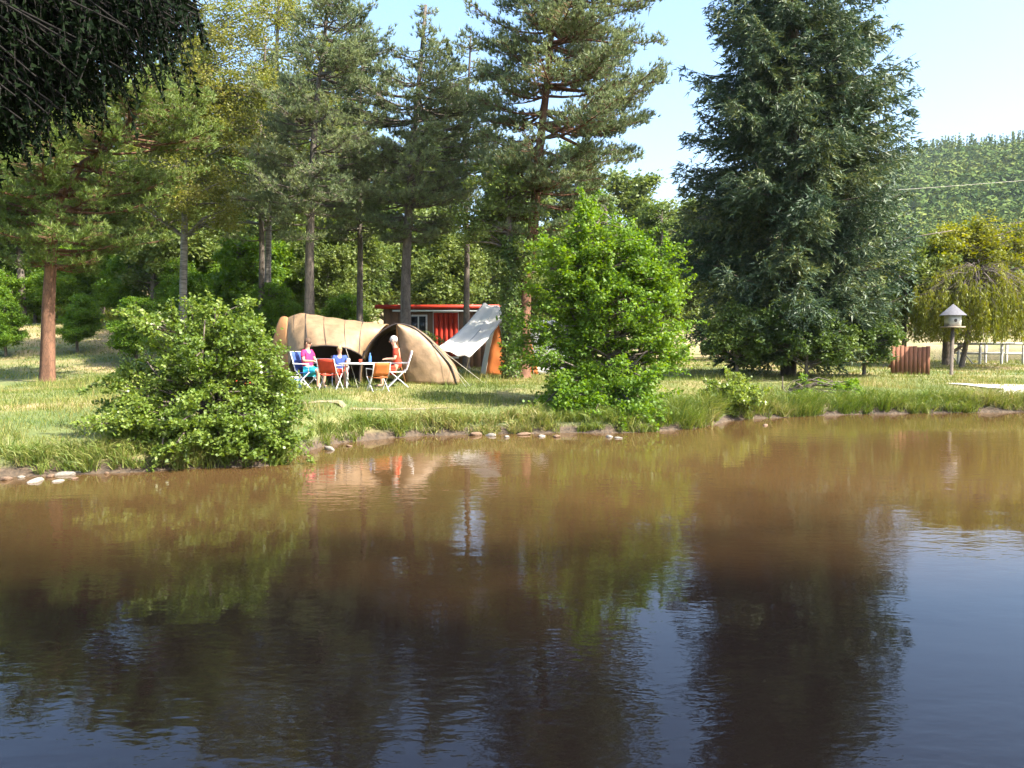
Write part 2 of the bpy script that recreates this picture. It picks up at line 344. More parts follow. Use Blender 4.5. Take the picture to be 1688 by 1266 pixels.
# ------------------------------------------------------------------ tree generators
def rand_dirs(n, up=0.0):
    d = rng.normal(size=(n, 3)); d[:, 2] += up; return unit(d)
def leaf_cloud(mb, centers, n, spread, L, W, up=.3):
    c = np.repeat(centers, n, 0); off = rng.normal(size=c.shape)*np.asarray(spread)
    k = len(c); d = rand_dirs(k, -.1); d[:, 2] *= .6; d = unit(d)
    nr = rand_dirs(k, up*3)
    mb.rhomb(c+off, d, nr, L*rng.uniform(.7, 1.25, k), W*rng.uniform(.7, 1.25, k))
def broadleaf(name, base, trunk, rad, ells, nclump, nsub, nleaf, L, mat, bark, label, cat, group=None, crad=.55, W=None, shell=.6, lob=1.0, stems=None, shoots=.0):
    """ells: (centre xyz, radii xyz); clumps of leaves on real branches"""
    root = thing(name, base, label, cat, group)
    tb = MB(); trunk = np.asarray(trunk, float)
    tr = np.linspace(rad, rad*.35, 12); tp = interp_poly(trunk, np.linspace(0, 1, 12))
    tb.tube(tp, tr, 9)
    if stems:
        for s_ in stems: tb.tube(interp_poly(s_[0], np.linspace(0, 1, 7)), np.linspace(s_[1], s_[1]*.4, 7), 7)
    vol = np.array([e[1][0]*e[1][1]*e[1][2] for e in ells])**.7; cnt = np.maximum(3, (nclump*vol/vol.sum()).astype(int))
    cl = []
    for (c, r), k in zip(ells, cnt):
        d = rand_dirs(k); rr = rng.uniform(0, 1, k)**(1/(1+2*shell)); cl.append(np.asarray(c)+d*np.asarray(r)*rr[:, None])
    cl = np.concatenate(cl)
    for q in cl:
        # attach at the trunk below the clump
        tz = q[2]-abs(np.hypot(*(q[:2]-np.interp(q[2], tp[:, 2], tp[:, 0])*np.array([1, 0])-np.array([0, tp[0, 1]]))))*.5
        k = int(np.clip(np.searchsorted(tp[:, 2], tz), 1, 11)); a = tp[k]
        mid = (a+q)/2+np.array([0, 0, .12*np.linalg.norm(q-a)])+rng.normal(size=3)*.1
        r0 = tr[k]*.42
        tb.tube(interp_poly(np.array([a, mid, q]), np.linspace(0, 1, 5)), np.linspace(r0, .012, 5), 4, False)
    lb = MB()
    cr = crad*rng.uniform(.6, 1.35, len(cl))
    sub = np.repeat(cl, nsub, 0)+rand_dirs(len(cl)*nsub)*np.repeat(cr, nsub)[:, None]*np.array([1, 1, .62])*rng.uniform(.3, 1, len(cl)*nsub)[:, None]
    leaf_cloud(lb, sub, nleaf, (crad*.2*lob, crad*.2*lob, crad*.13*lob), L, W or L*.62)
    for q in cl[rng.uniform(size=len(cl)) < shoots]:
        cc_ = cl.mean(0); dr = unit(unit(q-cc_)+rng.normal(size=3)*.4+[0, 0, .5]); l = crad*rng.uniform(1.2, 2.6)
        pts = np.array([q, q+dr*l*.5+[0, 0, .05*l], q+dr*l+[0, 0, -.12*l]]); tb.tube(pts, [.010, .006, .003], 3, False)
        m_ = int(l/(L*.45))+2; leaf_cloud(lb, interp_poly(pts, np.linspace(.2, 1, m_)), 3, (L*.35,)*3, L, W or L*.62)
    tb.build('trunk', bark, root, True); lb.build('crown', mat, root)
    return root
def pine(name, base, trunk, rad, prof, nbr, mat, bark, label, group=None, needle=.19, dens=1.0, updir=.75, extra=None, cat='tree', nn=9, upslope=.10, tilt0=.06, wdt=.034):
    """prof: list of (z, left reach, right reach) in metres; plates of needle tufts"""
    root = thing(name, base, label, cat, group)
    tb = MB(); lb = MB(); tp = interp_poly(trunk, np.linspace(0, 1, 16))
    rr0 = np.linspace(rad, rad*.22, 16)
    tb.tube(np.vstack([tp[:1], tp[:1]*.96+tp[1:2]*.04, tp[:1]*.85+tp[1:2]*.15, tp[1:]]), np.r_[rad*1.55, rad*1.25, rad*1.06, rr0[1:]], 10)
    prof = np.array(sorted(prof)); zs = prof[:, 0]
    ends = []
    specs = []
    for i in range(int(nbr*1.9)):
        z = rng.uniform(zs[0], zs[-1]); z = round(z/.42)*.42+rng.normal()*.05
        az = rng.uniform(0, 2*math.pi); cx = math.cos(az)
        reach = np.interp(z, zs, prof[:, 2]) if cx > 0 else np.interp(z, zs, prof[:, 1])
        specs.append((z, az, reach*rng.uniform(.55, 1.1)))
    if extra: specs += extra
    C = []; D = []
    for z, az, L in specs:
        L = max(L, .3)
        a = np.array([np.interp(z, tp[:, 2], tp[:, 0]), np.interp(z, tp[:, 2], tp[:, 1]), z])
        dr = np.array([math.cos(az), math.sin(az), 0]); s = np.linspace(0, 1, 6)
        wob = rng.normal()*.22*L; tl = tilt0+rng.normal()*.10; us = upslope*rng.uniform(0, 1.6); sd = np.array([-dr[1], dr[0], 0])
        pts = a+dr*L*s[:, None]+sd*(wob*s**2)[:, None]+np.array([0, 0, 1])*((tl*s+us*s**2.5-.08*np.sin(s*3))*L)[:, None]
        tb.tube(pts, np.linspace(.018+.011*L, .006, 6), 5, False)
        nt_ = max(4, int(L*13*dens))
        for k in range(nt_):
            u = rng.uniform(.22, 1)**.8; o_ = interp_poly(pts, u); sgn = rng.choice([-1, 1])
            l = (.38*L*(1-u)+.24)*rng.uniform(.6, 1.2)
            td = unit(dr*rng.uniform(.5, 1)+sd*sgn*rng.uniform(.4, 1.1)+np.array([0, 0, rng.uniform(-.05, .35)]))
            tb.tube(np.array([o_, o_+td*l]), [.008, .004], 3, False)
            m_ = max(2, int(l/.21)); q = np.linspace(.4, 1, m_)[:, None]
            C.append(o_+td*l*q+rng.normal(size=(m_, 3))*.07); D.append(np.repeat(unit(td*.5+np.array([0, 0, updir]))[None], m_, 0))
    C = np.concatenate(C); D = np.concatenate(D)
    c = np.repeat(C, nn, 0); d = unit(np.repeat(D, nn, 0)+rng.normal(size=(len(c), 3))*.55)
    lb.spike(c-d*.02, d, needle*rng.uniform(.7, 1.2, len(c)), wdt)
    tb.build('trunk', bark, root, True); lb.build('crown', mat, root)
    return root
def rel(pts_px, Y): return [P(a, b_, Y) for a, b_ in pts_px]
def pxprof(rows, Y):
    """rows of (py, left px, right px) for trunk reach in pixels -> metres"""
    return [(P(844, py, Y)[2], l/pxm(Y), r/pxm(Y)) for py, l, r in rows]
def spruce(name, base, height, zlow, radfun, nbr, mat, bark, label, droop=.35, dens=1.0, lean=0, seg=.1, wdt=.05, need=.2):
    root = thing(name, base, label, 'tree'); base = np.asarray(base, float)
    tb = MB(); lb = MB()
    tb.tube([base-[0, 0, .3], base+[lean*.5, 0, height*.5], base+[lean, 0, height]], [height*.016, height*.010, .02], 10)
    C = []; D = []
    for i in range(nbr):
        f = (i+rng.uniform())/nbr; z = zlow+(height-zlow)*f**.92; az = rng.uniform(0, 6.283)
        L = radfun(z/height)*rng.uniform(.7, 1.12); a = base+[lean*z/height, 0, z]
        dr = np.array([math.cos(az), math.sin(az), 0]); sd = np.array([-dr[1], dr[0], 0]); s = np.linspace(0, 1, 7)
        pts = a+dr*L*s[:, None]+np.array([0, 0, 1])*(L*(.12*s-droop*s**1.5+.28*s**3.5))[:, None]
        tb.tube(pts, np.linspace(.015+.008*L, .006, 7), 4, False)
        nt_ = int(max(4, L*13*dens))
        u = rng.uniform(.12, 1, nt_); o_ = interp_poly(pts, u); sg = rng.choice([-1, 1], nt_)
        l = (.42*L*(1-u)**.8+.22)*rng.uniform(.5, 1.1, nt_)
        td = unit(dr*rng.uniform(.5, 1, nt_)[:, None]+sd*(sg*rng.uniform(.3, 1, nt_))[:, None]+np.array([0, 0, 1])*rng.uniform(-.75, .05, nt_)[:, None])
        for k in range(nt_):
            m_ = max(2, int(l[k]/seg)); q = np.linspace(.05, 1, m_)[:, None]
            C.append(o_[k]+td[k]*l[k]*q-np.array([0, 0, 1])*(q**2*l[k]*.15)); D.append(np.repeat(td[k][None], m_, 0))
    C = np.concatenate(C); D = np.concatenate(D); nn = 3
    c = np.repeat(C, nn, 0)+rng.normal(size=(len(C)*nn, 3))*.025; d = unit(np.repeat(D, nn, 0)+rng.normal(size=c.shape)*.5)
    lb.spike(c, d, need*rng.uniform(.6, 1.2, len(c)), wdt)
    tb.build('trunk', bark, root, True); lb.build('crown', mat, root)
    return root
def ell(px, py, rx, ry, Y, depth=None, yo=0):
    k = pxm(Y); c = P(px, py, Y); c[1] += yo
    return (c, (rx/k, (depth if depth else (rx+ry)/2/k), ry/k))
def at0(ob): return ob
# ------------------------------------------------------------------ trees on the far bank
# left pine with bent trunk
Y = 27.0
b0 = grd(76, Y)
T = [b0-[0, 0, .2]]+rel([(80, 500), (86, 400), (98, 325), (140, 265), (185, 240), (230, 170)], Y)
pine('pine_tree', b0, T, .235, pxprof([(440, 80, 90), (400, 120, 150), (340, 140, 190), (280, 170, 190), (220, 170, 170), (150, 90, 110), (110, 30, 50)], Y), 80,
     M['needle_pine_warm'], M['bark_pine'], 'pine with reddish bent trunk and bright green needles at the left edge', needle=.19, dens=1.0, nn=10)
# three tall pines behind the tents
Y = 31.0
b0 = grd(510, Y)
pine('pine_tree', b0, [b0]+rel([(510, 420), (514, 300), (520, 180), (535, 60), (545, -30)], Y), .20,
     pxprof([(400, 40, 60), (350, 90, 100), (300, 115, 120), (240, 120, 125), (180, 110, 120), (120, 80, 105), (80, 60, 95), (20, 40, 75), (-30, 10, 15)], Y), 85,
     M['needle_pine'], M['bark_grey'], 'tall straight pine rising directly behind the brown tent', 'tall pines behind the tents')
Y = 32.0
b0 = grd(670, Y)
pine('pine_tree', b0, [b0]+rel([(668, 480), (672, 380), (680, 250), (692, 120), (702, 8)], Y), .22,
     pxprof([(400, 40, 60), (350, 95, 110), (310, 115, 130), (260, 120, 135), (200, 110, 125), (140, 85, 100), (100, 60, 60), (60, 22, 22), (10, 5, 5)], Y), 95,
     M['needle_pine'], M['bark_grey'], 'pine with a pointed tip in front of the red trimmed cabin', 'tall pines behind the tents')
Y = 29.0
b0 = grd(862, Y)
pine('pine_tree', b0, [b0]+rel([(866, 480), (880, 370), (890, 240), (905, 110), (915, -40), (920, -110)], Y), .24,
     pxprof([(380, 60, 70), (330, 90, 120), (290, 100, 150), (240, 110, 190), (190, 110, 235), (150, 110, 240), (110, 115, 120), (70, 120, 140), (30, 130, 175), (-20, 110, 150), (-110, 30, 40)], Y), 125,
     M['needle_pine'], M['bark_pine'], 'tallest pine with red orange upper trunk and layered branches', 'tall pines behind the tents', dens=1.1)
Y = 36.0
for px, tp_, lab in ((592, 40, 'slender pine set back between the first two tall pines'), (768, 60, 'slender pine set back between the pointed pine and the tallest pine'), (430, 60, 'slender pine set back left of the first tall pine')):
    b0 = grd(px, Y)
    pine('pine_tree', b0, [b0]+rel([(px+2, 400), (px-3, 250), (px+5, tp_+70), (px+8, tp_)], Y), .15,
         pxprof([(400, 50, 50), (330, 85, 90), (260, 90, 95), (200, 75, 85), (tp_+70, 45, 50), (tp_+5, 8, 8)], Y), 46,
         M['needle_pine'], M['bark_grey'], lab, 'slender pines set back in the row', dens=.8, wdt=.045)
# ivy covered trunk tree
Y = 28.5
b0 = grd(843, Y)
r_ = broadleaf('ash_tree', b0, [b0]+rel([(842, 500), (840, 400), (836, 330)], Y), .22,
     [ell(830, 320, 70, 60, Y), ell(790, 370, 50, 45, Y), ell(850, 420, 45, 50, Y)], 60, 10, 16, .11, M['leaf_mid'], M['bark_grey'],
     'slim tree with ivy wrapped dark trunk beside the striped tent', 'tree')
iv = MB(); n = 5200; tt = rng.uniform(0, .8, n); cc = interp_poly(np.array([b0]+rel([(842, 500), (840, 400), (836, 330)], Y)), tt)
an = rng.uniform(0, 6.28, n); off = np.stack([np.cos(an), np.sin(an), np.zeros(n)], -1)
iv.rhomb(cc+off*rng.uniform(.18, .34, n)[:, None], rand_dirs(n, -.6), unit(off+rng.normal(size=(n, 3))*.4), .09, .08)
iv.build('ivy', M['leaf_dark'], r_)
# birch at upper left
Y = 34.0
b0 = grd(300, Y)
broadleaf('birch_tree', b0, [b0]+rel([(303, 420), (306, 300), (312, 160), (325, 20)], Y), .17,
     [ell(330, 90, 90, 80, Y), ell(280, 180, 110, 80, Y), ell(400, 40, 80, 50, Y), ell(380, 180, 90, 90, Y), ell(250, 290, 110, 80, Y), ell(430, 130, 50, 70, Y), ell(340, 330, 90, 60, Y)],
     250, 12, 17, .10, M['leaf_birch'], M['bark_birch'], 'pale barked birch with golden green leaves left of the pines', 'tree', crad=.7, shell=.35)
Y = 38.0
b0 = grd(440, Y)
broadleaf('birch_tree', b0, [b0]+rel([(442, 420), (446, 250), (455, 120), (460, -20)], Y), .16,
     [ell(455, 30, 70, 70, Y), ell(440, 150, 60, 80, Y), ell(480, 240, 70, 70, Y), ell(410, 330, 70, 70, Y), ell(520, 60, 60, 60, Y), ell(520, 170, 50, 60, Y)],
     170, 11, 16, .10, M['leaf_birch'], M['bark_birch'], 'second birch whose airy crown touches the top of the photo', 'tree', crad=.7, shell=.35)
# weeping shrub
def weeping(name, base, top_px, Y, rx, mat, label, n=130, L=1.8, leaf=.10, bottom=590):
    root = thing(name, base, label, 'tree'); top = P(*top_px, Y); tb = MB(); lb = MB()
    tb.tube(interp_poly(np.array([base, (np.asarray(base)+top)/2+[.1, 0, 0], top]), np.linspace(0, 1, 6)), np.linspace(.12, .04, 6), 7)
    C = []; zb = P(844, bottom, Y)[2]
    for i in range(n):
        az = rng.uniform(0, 6.28); R = rx*math.sqrt(rng.uniform(.03, 1)); e = top+np.array([math.cos(az)*R, math.sin(az)*R, -.62*R*R/rx*(rng.uniform(.7, 1.2))+rng.normal()*.22])
        a = interp_poly(np.array([base, top]), rng.uniform(.6, 1)); l = max(.3, min(L*rng.uniform(.35, 1.1), e[2]-zb))
        pts = np.array([a, (a+e)/2+[0, 0, .25], e, e+[math.cos(az)*.1, math.sin(az)*.1, -l*.5], e+[math.cos(az)*.12, math.sin(az)*.12, -l]])
        tb.tube(pts, [.02, .014, .008, .005, .003], 3, False)
        m_ = int(l/.035)+14; C.append(interp_poly(pts[2:], np.linspace(0, 1, m_))+rng.normal(size=(m_, 3))*[.06, .06, .02])
    C = np.concatenate(C); C = np.repeat(C, 2, 0); d = unit(rng.normal(size=C.shape)*.45+[0, 0, -1])
    lb.rhomb(C, d, rand_dirs(len(C)), leaf*rng.uniform(.8, 1.4, len(C)), leaf*.28)
    tb.build('trunk', M['bark_grey'], root, True); lb.build('crown', mat, root)
# big spruce
Y = 31.0
b0 = grd(1300, Y)
def rad_big(f): return float(np.interp(f, [0, .12, .25, .45, .6, .8, 1], [3.2, 3.7, 3.9, 3.75, 3.45, 2.5, .15]))
spruce('spruce_tree', b0, 17.5, .7, rad_big, 370, M['needle_spruce'], M['bark_grey'], 'huge dark blue green spruce towering over the right bank', droop=.30, dens=1.0, wdt=.055, need=.22)
# dark shrubs beneath the spruce
for px, Yq, hw, tp_, lab in ((1215, 29, 55, 505, 'dark shrub filling the space between bright alder and huge spruce'), (1330, 28.5, 75, 500, 'wide dark shrub under the middle of the huge spruce'), (1425, 30, 50, 520, 'dark shrub under the right side of the huge spruce')):
    b0 = grd(px, Yq)
    broadleaf('shrub', b0, [b0]+rel([(px, 570), (px+4, 530)], Yq), .07,
         [ell(px-hw*.4, (tp_+600)/2, hw*.7, (600-tp_)/2, Yq), ell(px+hw*.4, (tp_+608)/2, hw*.7, (592-tp_)/2, Yq), ell(px, tp_+25, hw*.6, 30, Yq)], 75, 11, 15, .11, M['leaf_dark'], M['bark_grey'], lab, 'shrub', crad=.38)
# weeping willow at right
weeping('willow_tree', grd(1585, 37), (1610, 440), 37, 2.6, M['leaf_yellow'], 'large yellow green weeping willow on the right behind the bird house', n=300, L=2.4, leaf=.15, bottom=560)
b0 = grd(1490, 39)
broadleaf('alder_tree', b0, [b0]+rel([(1492, 480), (1500, 420)], 39), .12,
     [ell(1480, 470, 55, 50, 39), ell(1530, 430, 50, 40, 39), ell(1450, 510, 50, 45, 39)], 75, 11, 16, .14, M['leaf_mid'], M['bark_grey'],
     'green tree between the huge spruce and the weeping willow', 'tree', crad=.55, stems=[([P(1495, 470, 39), P(1450, 420, 37.5), P(1480, 395, 37), P(1570, 380, 37)], .05)])
b0 = grd(1560, 40)
broadleaf('oak_tree', b0, [b0]+rel([(1562, 500), (1565, 430)], 40), .2,
     [ell(1560, 440, 80, 60, 40), ell(1500, 480, 60, 50, 40), ell(1630, 440, 70, 60, 40), ell(1690, 480, 60, 60, 40), ell(1600, 390, 60, 40, 40), ell(1720, 400, 60, 60, 40)],
     150, 11, 16, .15, M['leaf_yellow'], M['bark_grey'], 'rounded yellow green tree at right behind the hanging willow strands', 'tree', crad=.7)
# ------------------------------------------------------------------ woodland behind: four source trees, then copies
def source_tree(name, mat, seed, tall, wide, label):
    global rng
    rng = np.random.default_rng(seed)
    ee = []
    for i in range(9):
        z = tall*(.28+.66*i/8); rr = wide*(math.sin(math.pi*min(1, (.28+.72*i/8)))*.6+.38)
        a = rng.uniform(0, 6.28); ee.append((np.array([math.cos(a)*wide*.38, math.sin(a)*wide*.38, z]), (rr*.75, rr*.75, tall*.13)))
    return broadleaf(name, (0, 0, 0), [(0, 0, -.3), (.1, 0, tall*.4), (0, .1, tall*.9)], .22, ee, 165, 11, 16, .25, mat, M['bark_grey'], label, 'tree', crad=.95, group='woodland trees behind the campsite')
srcs = [source_tree('woodland_tree', M['leaf_dark'], 11, 12.5, 3.4, ''), source_tree('woodland_tree', M['leaf_mid'], 12, 11, 3.2, ''),
        source_tree('woodland_tree', M['leaf_dark'], 13, 14, 3.0, ''), source_tree('woodland_tree', M['leaf_bright'], 14, 8, 3.0, '')]
rng = np.random.default_rng(99)
spots = [ # px, Y, src, scale, label
 (-60, 52, 0, 1.0, 'dark woodland tree half outside the left edge of the photo'),
 (40, 47, 2, 1.0, 'tall dark tree behind the bent pine at far left'),
 (170, 56, 0, 1.15, 'dark tree in the blue shade right of the bent pine'),
 (255, 44, 1, .85, 'mid green tree behind the pale birch trunk'),
 (370, 50, 2, 1.05, 'dark tree filling the gap between birch and pine'),
 (395, 40, 3, .62, 'low bright green tree above the left lawn bushes'),
 (470, 58, 0, 1.2, 'dark woodland tree behind the pine over the brown tent'),
 (560, 46, 1, .85, 'mid green tree between the first two tall pines'),
 (600, 56, 2, .95, 'dark tree behind the left end of the cabin'),
 (735, 47, 1, .72, 'mid green tree behind the middle of the cabin'),
 (800, 58, 0, .95, 'dark tree behind the right end of the cabin'),
 (905, 50, 1, .70, 'mid green tree behind the large vivid alder'),
 (1000, 60, 0, .85, 'dark tree seen above the large vivid alder'),
 (1090, 50, 2, .62, 'dark tree between alder top and huge spruce'),
 (1160, 58, 1, .95, 'mid green tree left of the huge spruce'),
 (1225, 46, 0, .60, 'dark low tree left behind the huge spruce'),
 (330, 37, 3, .42, 'low bright green bush tree left of the brown tent'),
 (285, 43, 3, .42, 'light green bush tree on the left lawn'),
 (580, 38, 3, .40, 'small bright green tree behind the brown tent roof'),
 (-20, 46, 3, .52, 'bright bush at the very left edge of the upper meadow'),
 (150, 47, 3, .50, 'bright bush on the meadow edge right of the bent pine trunk'),
 (215, 45, 3, .44, 'bright bush on the meadow edge left of the pale birch trunk'),
 (345, 46, 3, .50, 'bright bush on the meadow edge between the two birch trunks'),
 (60, 48, 3, .46, 'bright bush on the meadow edge seen left of the bent pine trunk'),
 (128, 36, 3, .30, 'low bright bush on the lawn just right of the bent pine trunk'),
 (225, 33, 3, .33, 'bright bush on the lawn behind the big waterside bush'),
 (10, 35, 3, .28, 'low bright bush on the lawn left of the bent pine trunk'),
 (445, 36, 3, .42, 'bright bush between the second birch and the orange tent end'),
 (110, 70, 2, 1.5, 'tall dark tree at the back between the left pine and birch'),
 (310, 66, 0, 1.45, 'tall dark tree at the back behind the pale birch'),
 (420, 62, 1, 1.5, 'tall mid green tree at the back behind the second birch'),
 (530, 66, 2, 1.45, 'tall dark tree at the back behind the first tall pine'),
 (640, 62, 1, 1.3, 'mid green tree at the back left of the pointed pine'),
 (690, 66, 2, 1.2, 'dark tree at the back right of the pointed pine'),
 (860, 68, 1, 1.25, 'mid green tree at the back behind the tallest pine'),
 (950, 72, 2, 1.2, 'dark tree at the back above the large alder top'),
 (1050, 74, 1, 1.35, 'mid green tree at the back left of the huge spruce'),
 (450, 44, 3, .62, 'bright green bush tree behind the orange end of the brown tent'),
 (120, 46, 3, .5, 'bright green bush on the left lawn beside the bent pine'),
 (540, 42, 1, .5, 'round green bush tree behind the brown tent ridge'),
 (1390, 44, 1, .55, 'round green tree right behind the huge spruce'),
 (1290, 50, 1, .6, 'round green tree beneath the huge spruce boughs')]
for i, (px, Y, k, sc, lab) in enumerate(spots):
    c = copy_thing(srcs[k], grd(px, Y), rng.uniform(0, 6.28), sc, lab)
for s_ in srcs:
    for ch in list(s_.children): bpy.data.objects.remove(ch)
    bpy.data.objects.remove(s_)
weeping('willow_tree', grd(60, 62), (60, 478), 62, 4.2, M['leaf_willow'], 'sunlit yellow green willow on the meadow at far left', n=200, L=3.2, leaf=.26, bottom=540)
weeping('willow_tree', grd(165, 58), (165, 485), 58, 3.4, M['leaf_willow'], 'sunlit willow just right of the bent pine trunk', n=150, L=2.8, leaf=.26, bottom=545)
# ------------------------------------------------------------------ wooded hill
hm = MB()
for n, lo, hi, k, ss in ((4300, 17.5, 35, 50, .68), (2300, -36, 17.5, 28, 1.0)):
    a = np.radians(rng.uniform(lo, hi, n))
    r = np.sqrt(rng.uniform(150**2, 640**2, n)); x = np.sin(a)*r; y = np.cos(a)*r; z = ground_z(x, y)
    patch = vnoise(x, y, .018, 4)
    con = rng.uniform(size=n) < np.where(r > 500, .85, .15+.5*(patch > .25))
    H = np.where(con, rng.uniform(8, 15, n), rng.uniform(5, 11, n)); R = np.where(con, rng.uniform(1.6, 2.6, n), rng.uniform(2.2, 5.0, n))
    d = rand_dirs(n*k, .35).reshape(n, k, 3); tt = rng.uniform(0, 1, (n, k))**1.3
    cone = (1-tt)[..., None]*d*np.array([1, 1, .2])
    lump = 1+.25*np.sin(d[..., 0]*5+x[:, None])*np.sin(d[..., 1]*6+y[:, None])
    pos = np.where(con[:, None, None], cone*R[:, None, None]+np.stack([0*tt, 0*tt, tt*H[:, None]], -1),
                   d*lump[..., None]*R[:, None, None]*np.array([1, 1, .85])*rng.uniform(.8, 1.05, (n, k, 1))+np.stack([0*tt, 0*tt, 0*tt+H[:, None]*.55], -1))
    pos = pos+np.stack([x, y, z], -1)[:, None, :]
    nrm = unit(d+rng.normal(size=d.shape)*.35+[0, 0, .3]).reshape(-1, 3); c = pos.reshape(-1, 3); sz = (np.where(con, .75, 1.35)[:, None]*ss*rng.uniform(.6, 1.5, (n, k))*(r/420)[:, None]**.5).ravel()
    e1 = unit(np.cross(nrm, rng.normal(size=nrm.shape))); e2 = np.cross(nrm, e1)
    v = np.stack([c+e1*sz[:, None], c-e1*sz[:, None]*.5+e2*sz[:, None]*.87, c-e1*sz[:, None]*.5-e2*sz[:, None]*.87], 1)
    hm.add(v.reshape(-1, 3), np.arange(len(c)*3).reshape(-1, 3))
tag(hm.build('hill_forest', M['leaf_hill']), 'dense forest covering the hill behind the pond', 'forest', kind='stuff')
# ------------------------------------------------------------------ bank bushes close to the water
Y = 15.4
b0 = grd(330, Y)
broadleaf('alder_shrub', b0, [b0]+rel([(335, 640), (330, 580)], Y), .07,
     [ell(330, 570, 105, 75, Y), ell(250, 640, 75, 60, Y), ell(400, 620, 80, 75, Y), ell(330, 690, 140, 60, 14.8), ell(420, 700, 60, 50, 14.6), ell(390, 535, 50, 45, Y), ell(230, 700, 50, 45, 14.6), ell(330, 730, 150, 35, 14.4), ell(455, 720, 55, 40, 14.5), ell(210, 715, 60, 38, 14.3), ell(440, 650, 50, 50, Y)],
     330, 12, 15, .062, M['leaf_alder'], M['bark_grey'], 'big round leaved bush overhanging the water at left', 'shrub', crad=.24, W=.05, shoots=.5,
     stems=[([b0, b0+[-.4, -.2, .7], b0+[-.8, -.3, 1.3]], .035), ([b0, b0+[.4, -.2, .7], b0+[.7, -.3, 1.4]], .035), ([b0, b0+[.1, -.3, 1.0], b0+[.2, -.3, 2.0]], .03)])
Y = 21.3
b0 = grd(1010, Y)
broadleaf('alder_tree', b0, [b0]+rel([(1005, 600), (990, 480), (972, 380)], Y), .10,
     [ell(966, 368, 36, 52, Y), ell(975, 420, 55, 50, Y), ell(1025, 430, 72, 58, Y), ell(925, 455, 60, 62, Y), ell(1000, 500, 120, 70, Y), ell(1070, 470, 52, 62, Y), ell(920, 560, 75, 60, Y), ell(1020, 590, 100, 62, Y), ell(1085, 565, 55, 50, Y), ell(960, 640, 90, 50, 20.9), ell(1040, 665, 80, 42, 20.6), ell(985, 690, 90, 24, 20.2), ell(930, 672, 55, 30, 20.5), ell(1070, 690, 50, 20, 20.1), ell(1000, 632, 85, 40, 20.3), ell(1010, 668, 75, 30, 20.0)],
     400, 11, 16, .080, M['leaf_bright'], M['bark_grey'], 'large vivid green alder rising from the waterline right of the tents', 'tree', crad=.34, W=.062, lob=1.1, shoots=.45,
     stems=[([b0, b0+[-.5, 0, 1.2], b0+[-1.1, 0, 2.4]], .05), ([b0, b0+[.6, 0, 1.2], b0+[1.2, 0, 2.5]], .05), ([b0, b0+[.3, -.4, .8], b0+[.7, -.7, 1.3]], .04)])
Y = 22.2
b0 = grd(1205, Y)
broadleaf('alder_shrub', b0, [b0]+rel([(1205, 670), (1203, 640)], Y), .05,
     [ell(1205, 655, 48, 34, Y), ell(1175, 672, 40, 20, Y)], 80, 11, 14, .07, M['leaf_alder'], M['bark_grey'],
     'low leafy bush at the water edge right of the large alder', 'shrub', crad=.2, W=.055, shoots=.5)
Y = 25.0
b0 = grd(1300, Y)
broadleaf('shrub', b0, [b0]+rel([(1290, 640), (1290, 620)], Y), .03,
     [ell(1390, 640, 50, 20, Y), ell(1330, 640, 40, 18, Y)], 30, 9, 12, .07, M['leaf_bright'], M['bark_grey'],
     'low green plants on the bank before the huge spruce', 'shrub', crad=.16)
# ------------------------------------------------------------------ grass and reeds
def blades(n, xs, ys, hmin, hmax, wd, keep=None):
    x = xs[0]+(xs[1]-xs[0])*rng.uniform(size=n); y = ys[0]+(ys[1]-ys[0])*rng.uniform(size=n)
    if keep is not None: k = keep(x, y); x = x[k]; y = y[k]
    z = ground_z(x, y); c = np.stack([x, y, z-.01], -1); n = len(c)
    d = unit(rng.normal(size=(n, 3))*[.38, .38, .1]+[0, 0, 1]); return c, d, rng.uniform(hmin, hmax, n), np.full(n, wd)
def onland(x, y):
    d = y-np.interp(x, SX, SY); z = ground_z(x, y)
    worn = (vnoise(x, y, .8, 9)+.6*vnoise(x, y, 2.3, 2) > .75) & (rng.uniform(size=x.shape) < .8)
    z = np.where(worn, 0, z)
    pth = np.abs(y-np.interp(x, pp[:, 0], pp[:, 1])) < .10
    return (d > .1) & (z > .12) & ((~pth) | (x > 2)) & (np.abs(x) < y*.62)
g = MB()
for args in ((230000, (-14, 17), (12, 30), .04, .12, .014, lambda x, y: onland(x, y)),
             (70000, (-24, 28), (28, 50), .06, .16, .03, lambda x, y: (ground_z(x, y) > .4) & (np.abs(x) < y*.62)),
             (60000, (-14, 17), (12, 30), .12, .34, .017, lambda x, y: onland(x, y) & (vnoise(x, y, .9, 5)+.5*vnoise(x, y, 2.7, 8) > .28))):
    c, d, L, W = blades(*args); g.spike(c, d, L, W)
tag(g.build('grass', M['grass']), 'short lawn grass with dry straw patches on the bank', 'grass', kind='stuff')
g = MB()
# tufts along the water edge
nt_ = 1250; tx = np.sort(rng.uniform(-13, 18, nt_)); ys = np.interp(tx, SX, SY); ty = ys+rng.uniform(.05, .9, nt_)**1.3
hh = rng.uniform(.18, .42, nt_)*(1+.9*((tx > 3.6) & (tx < 5.8))+.5*(tx > 5.5)); kk = 36
c = np.repeat(np.stack([tx, ty, ground_z(tx, ty)-.02], -1), kk, 0)+rng.normal(size=(nt_*kk, 3))*[.06, .05, 0]
d = unit(rng.normal(size=c.shape)*[.42, .42, .1]+[0, -.15, 1]); L = np.repeat(hh, kk)*rng.uniform(.5, 1.1, len(c))
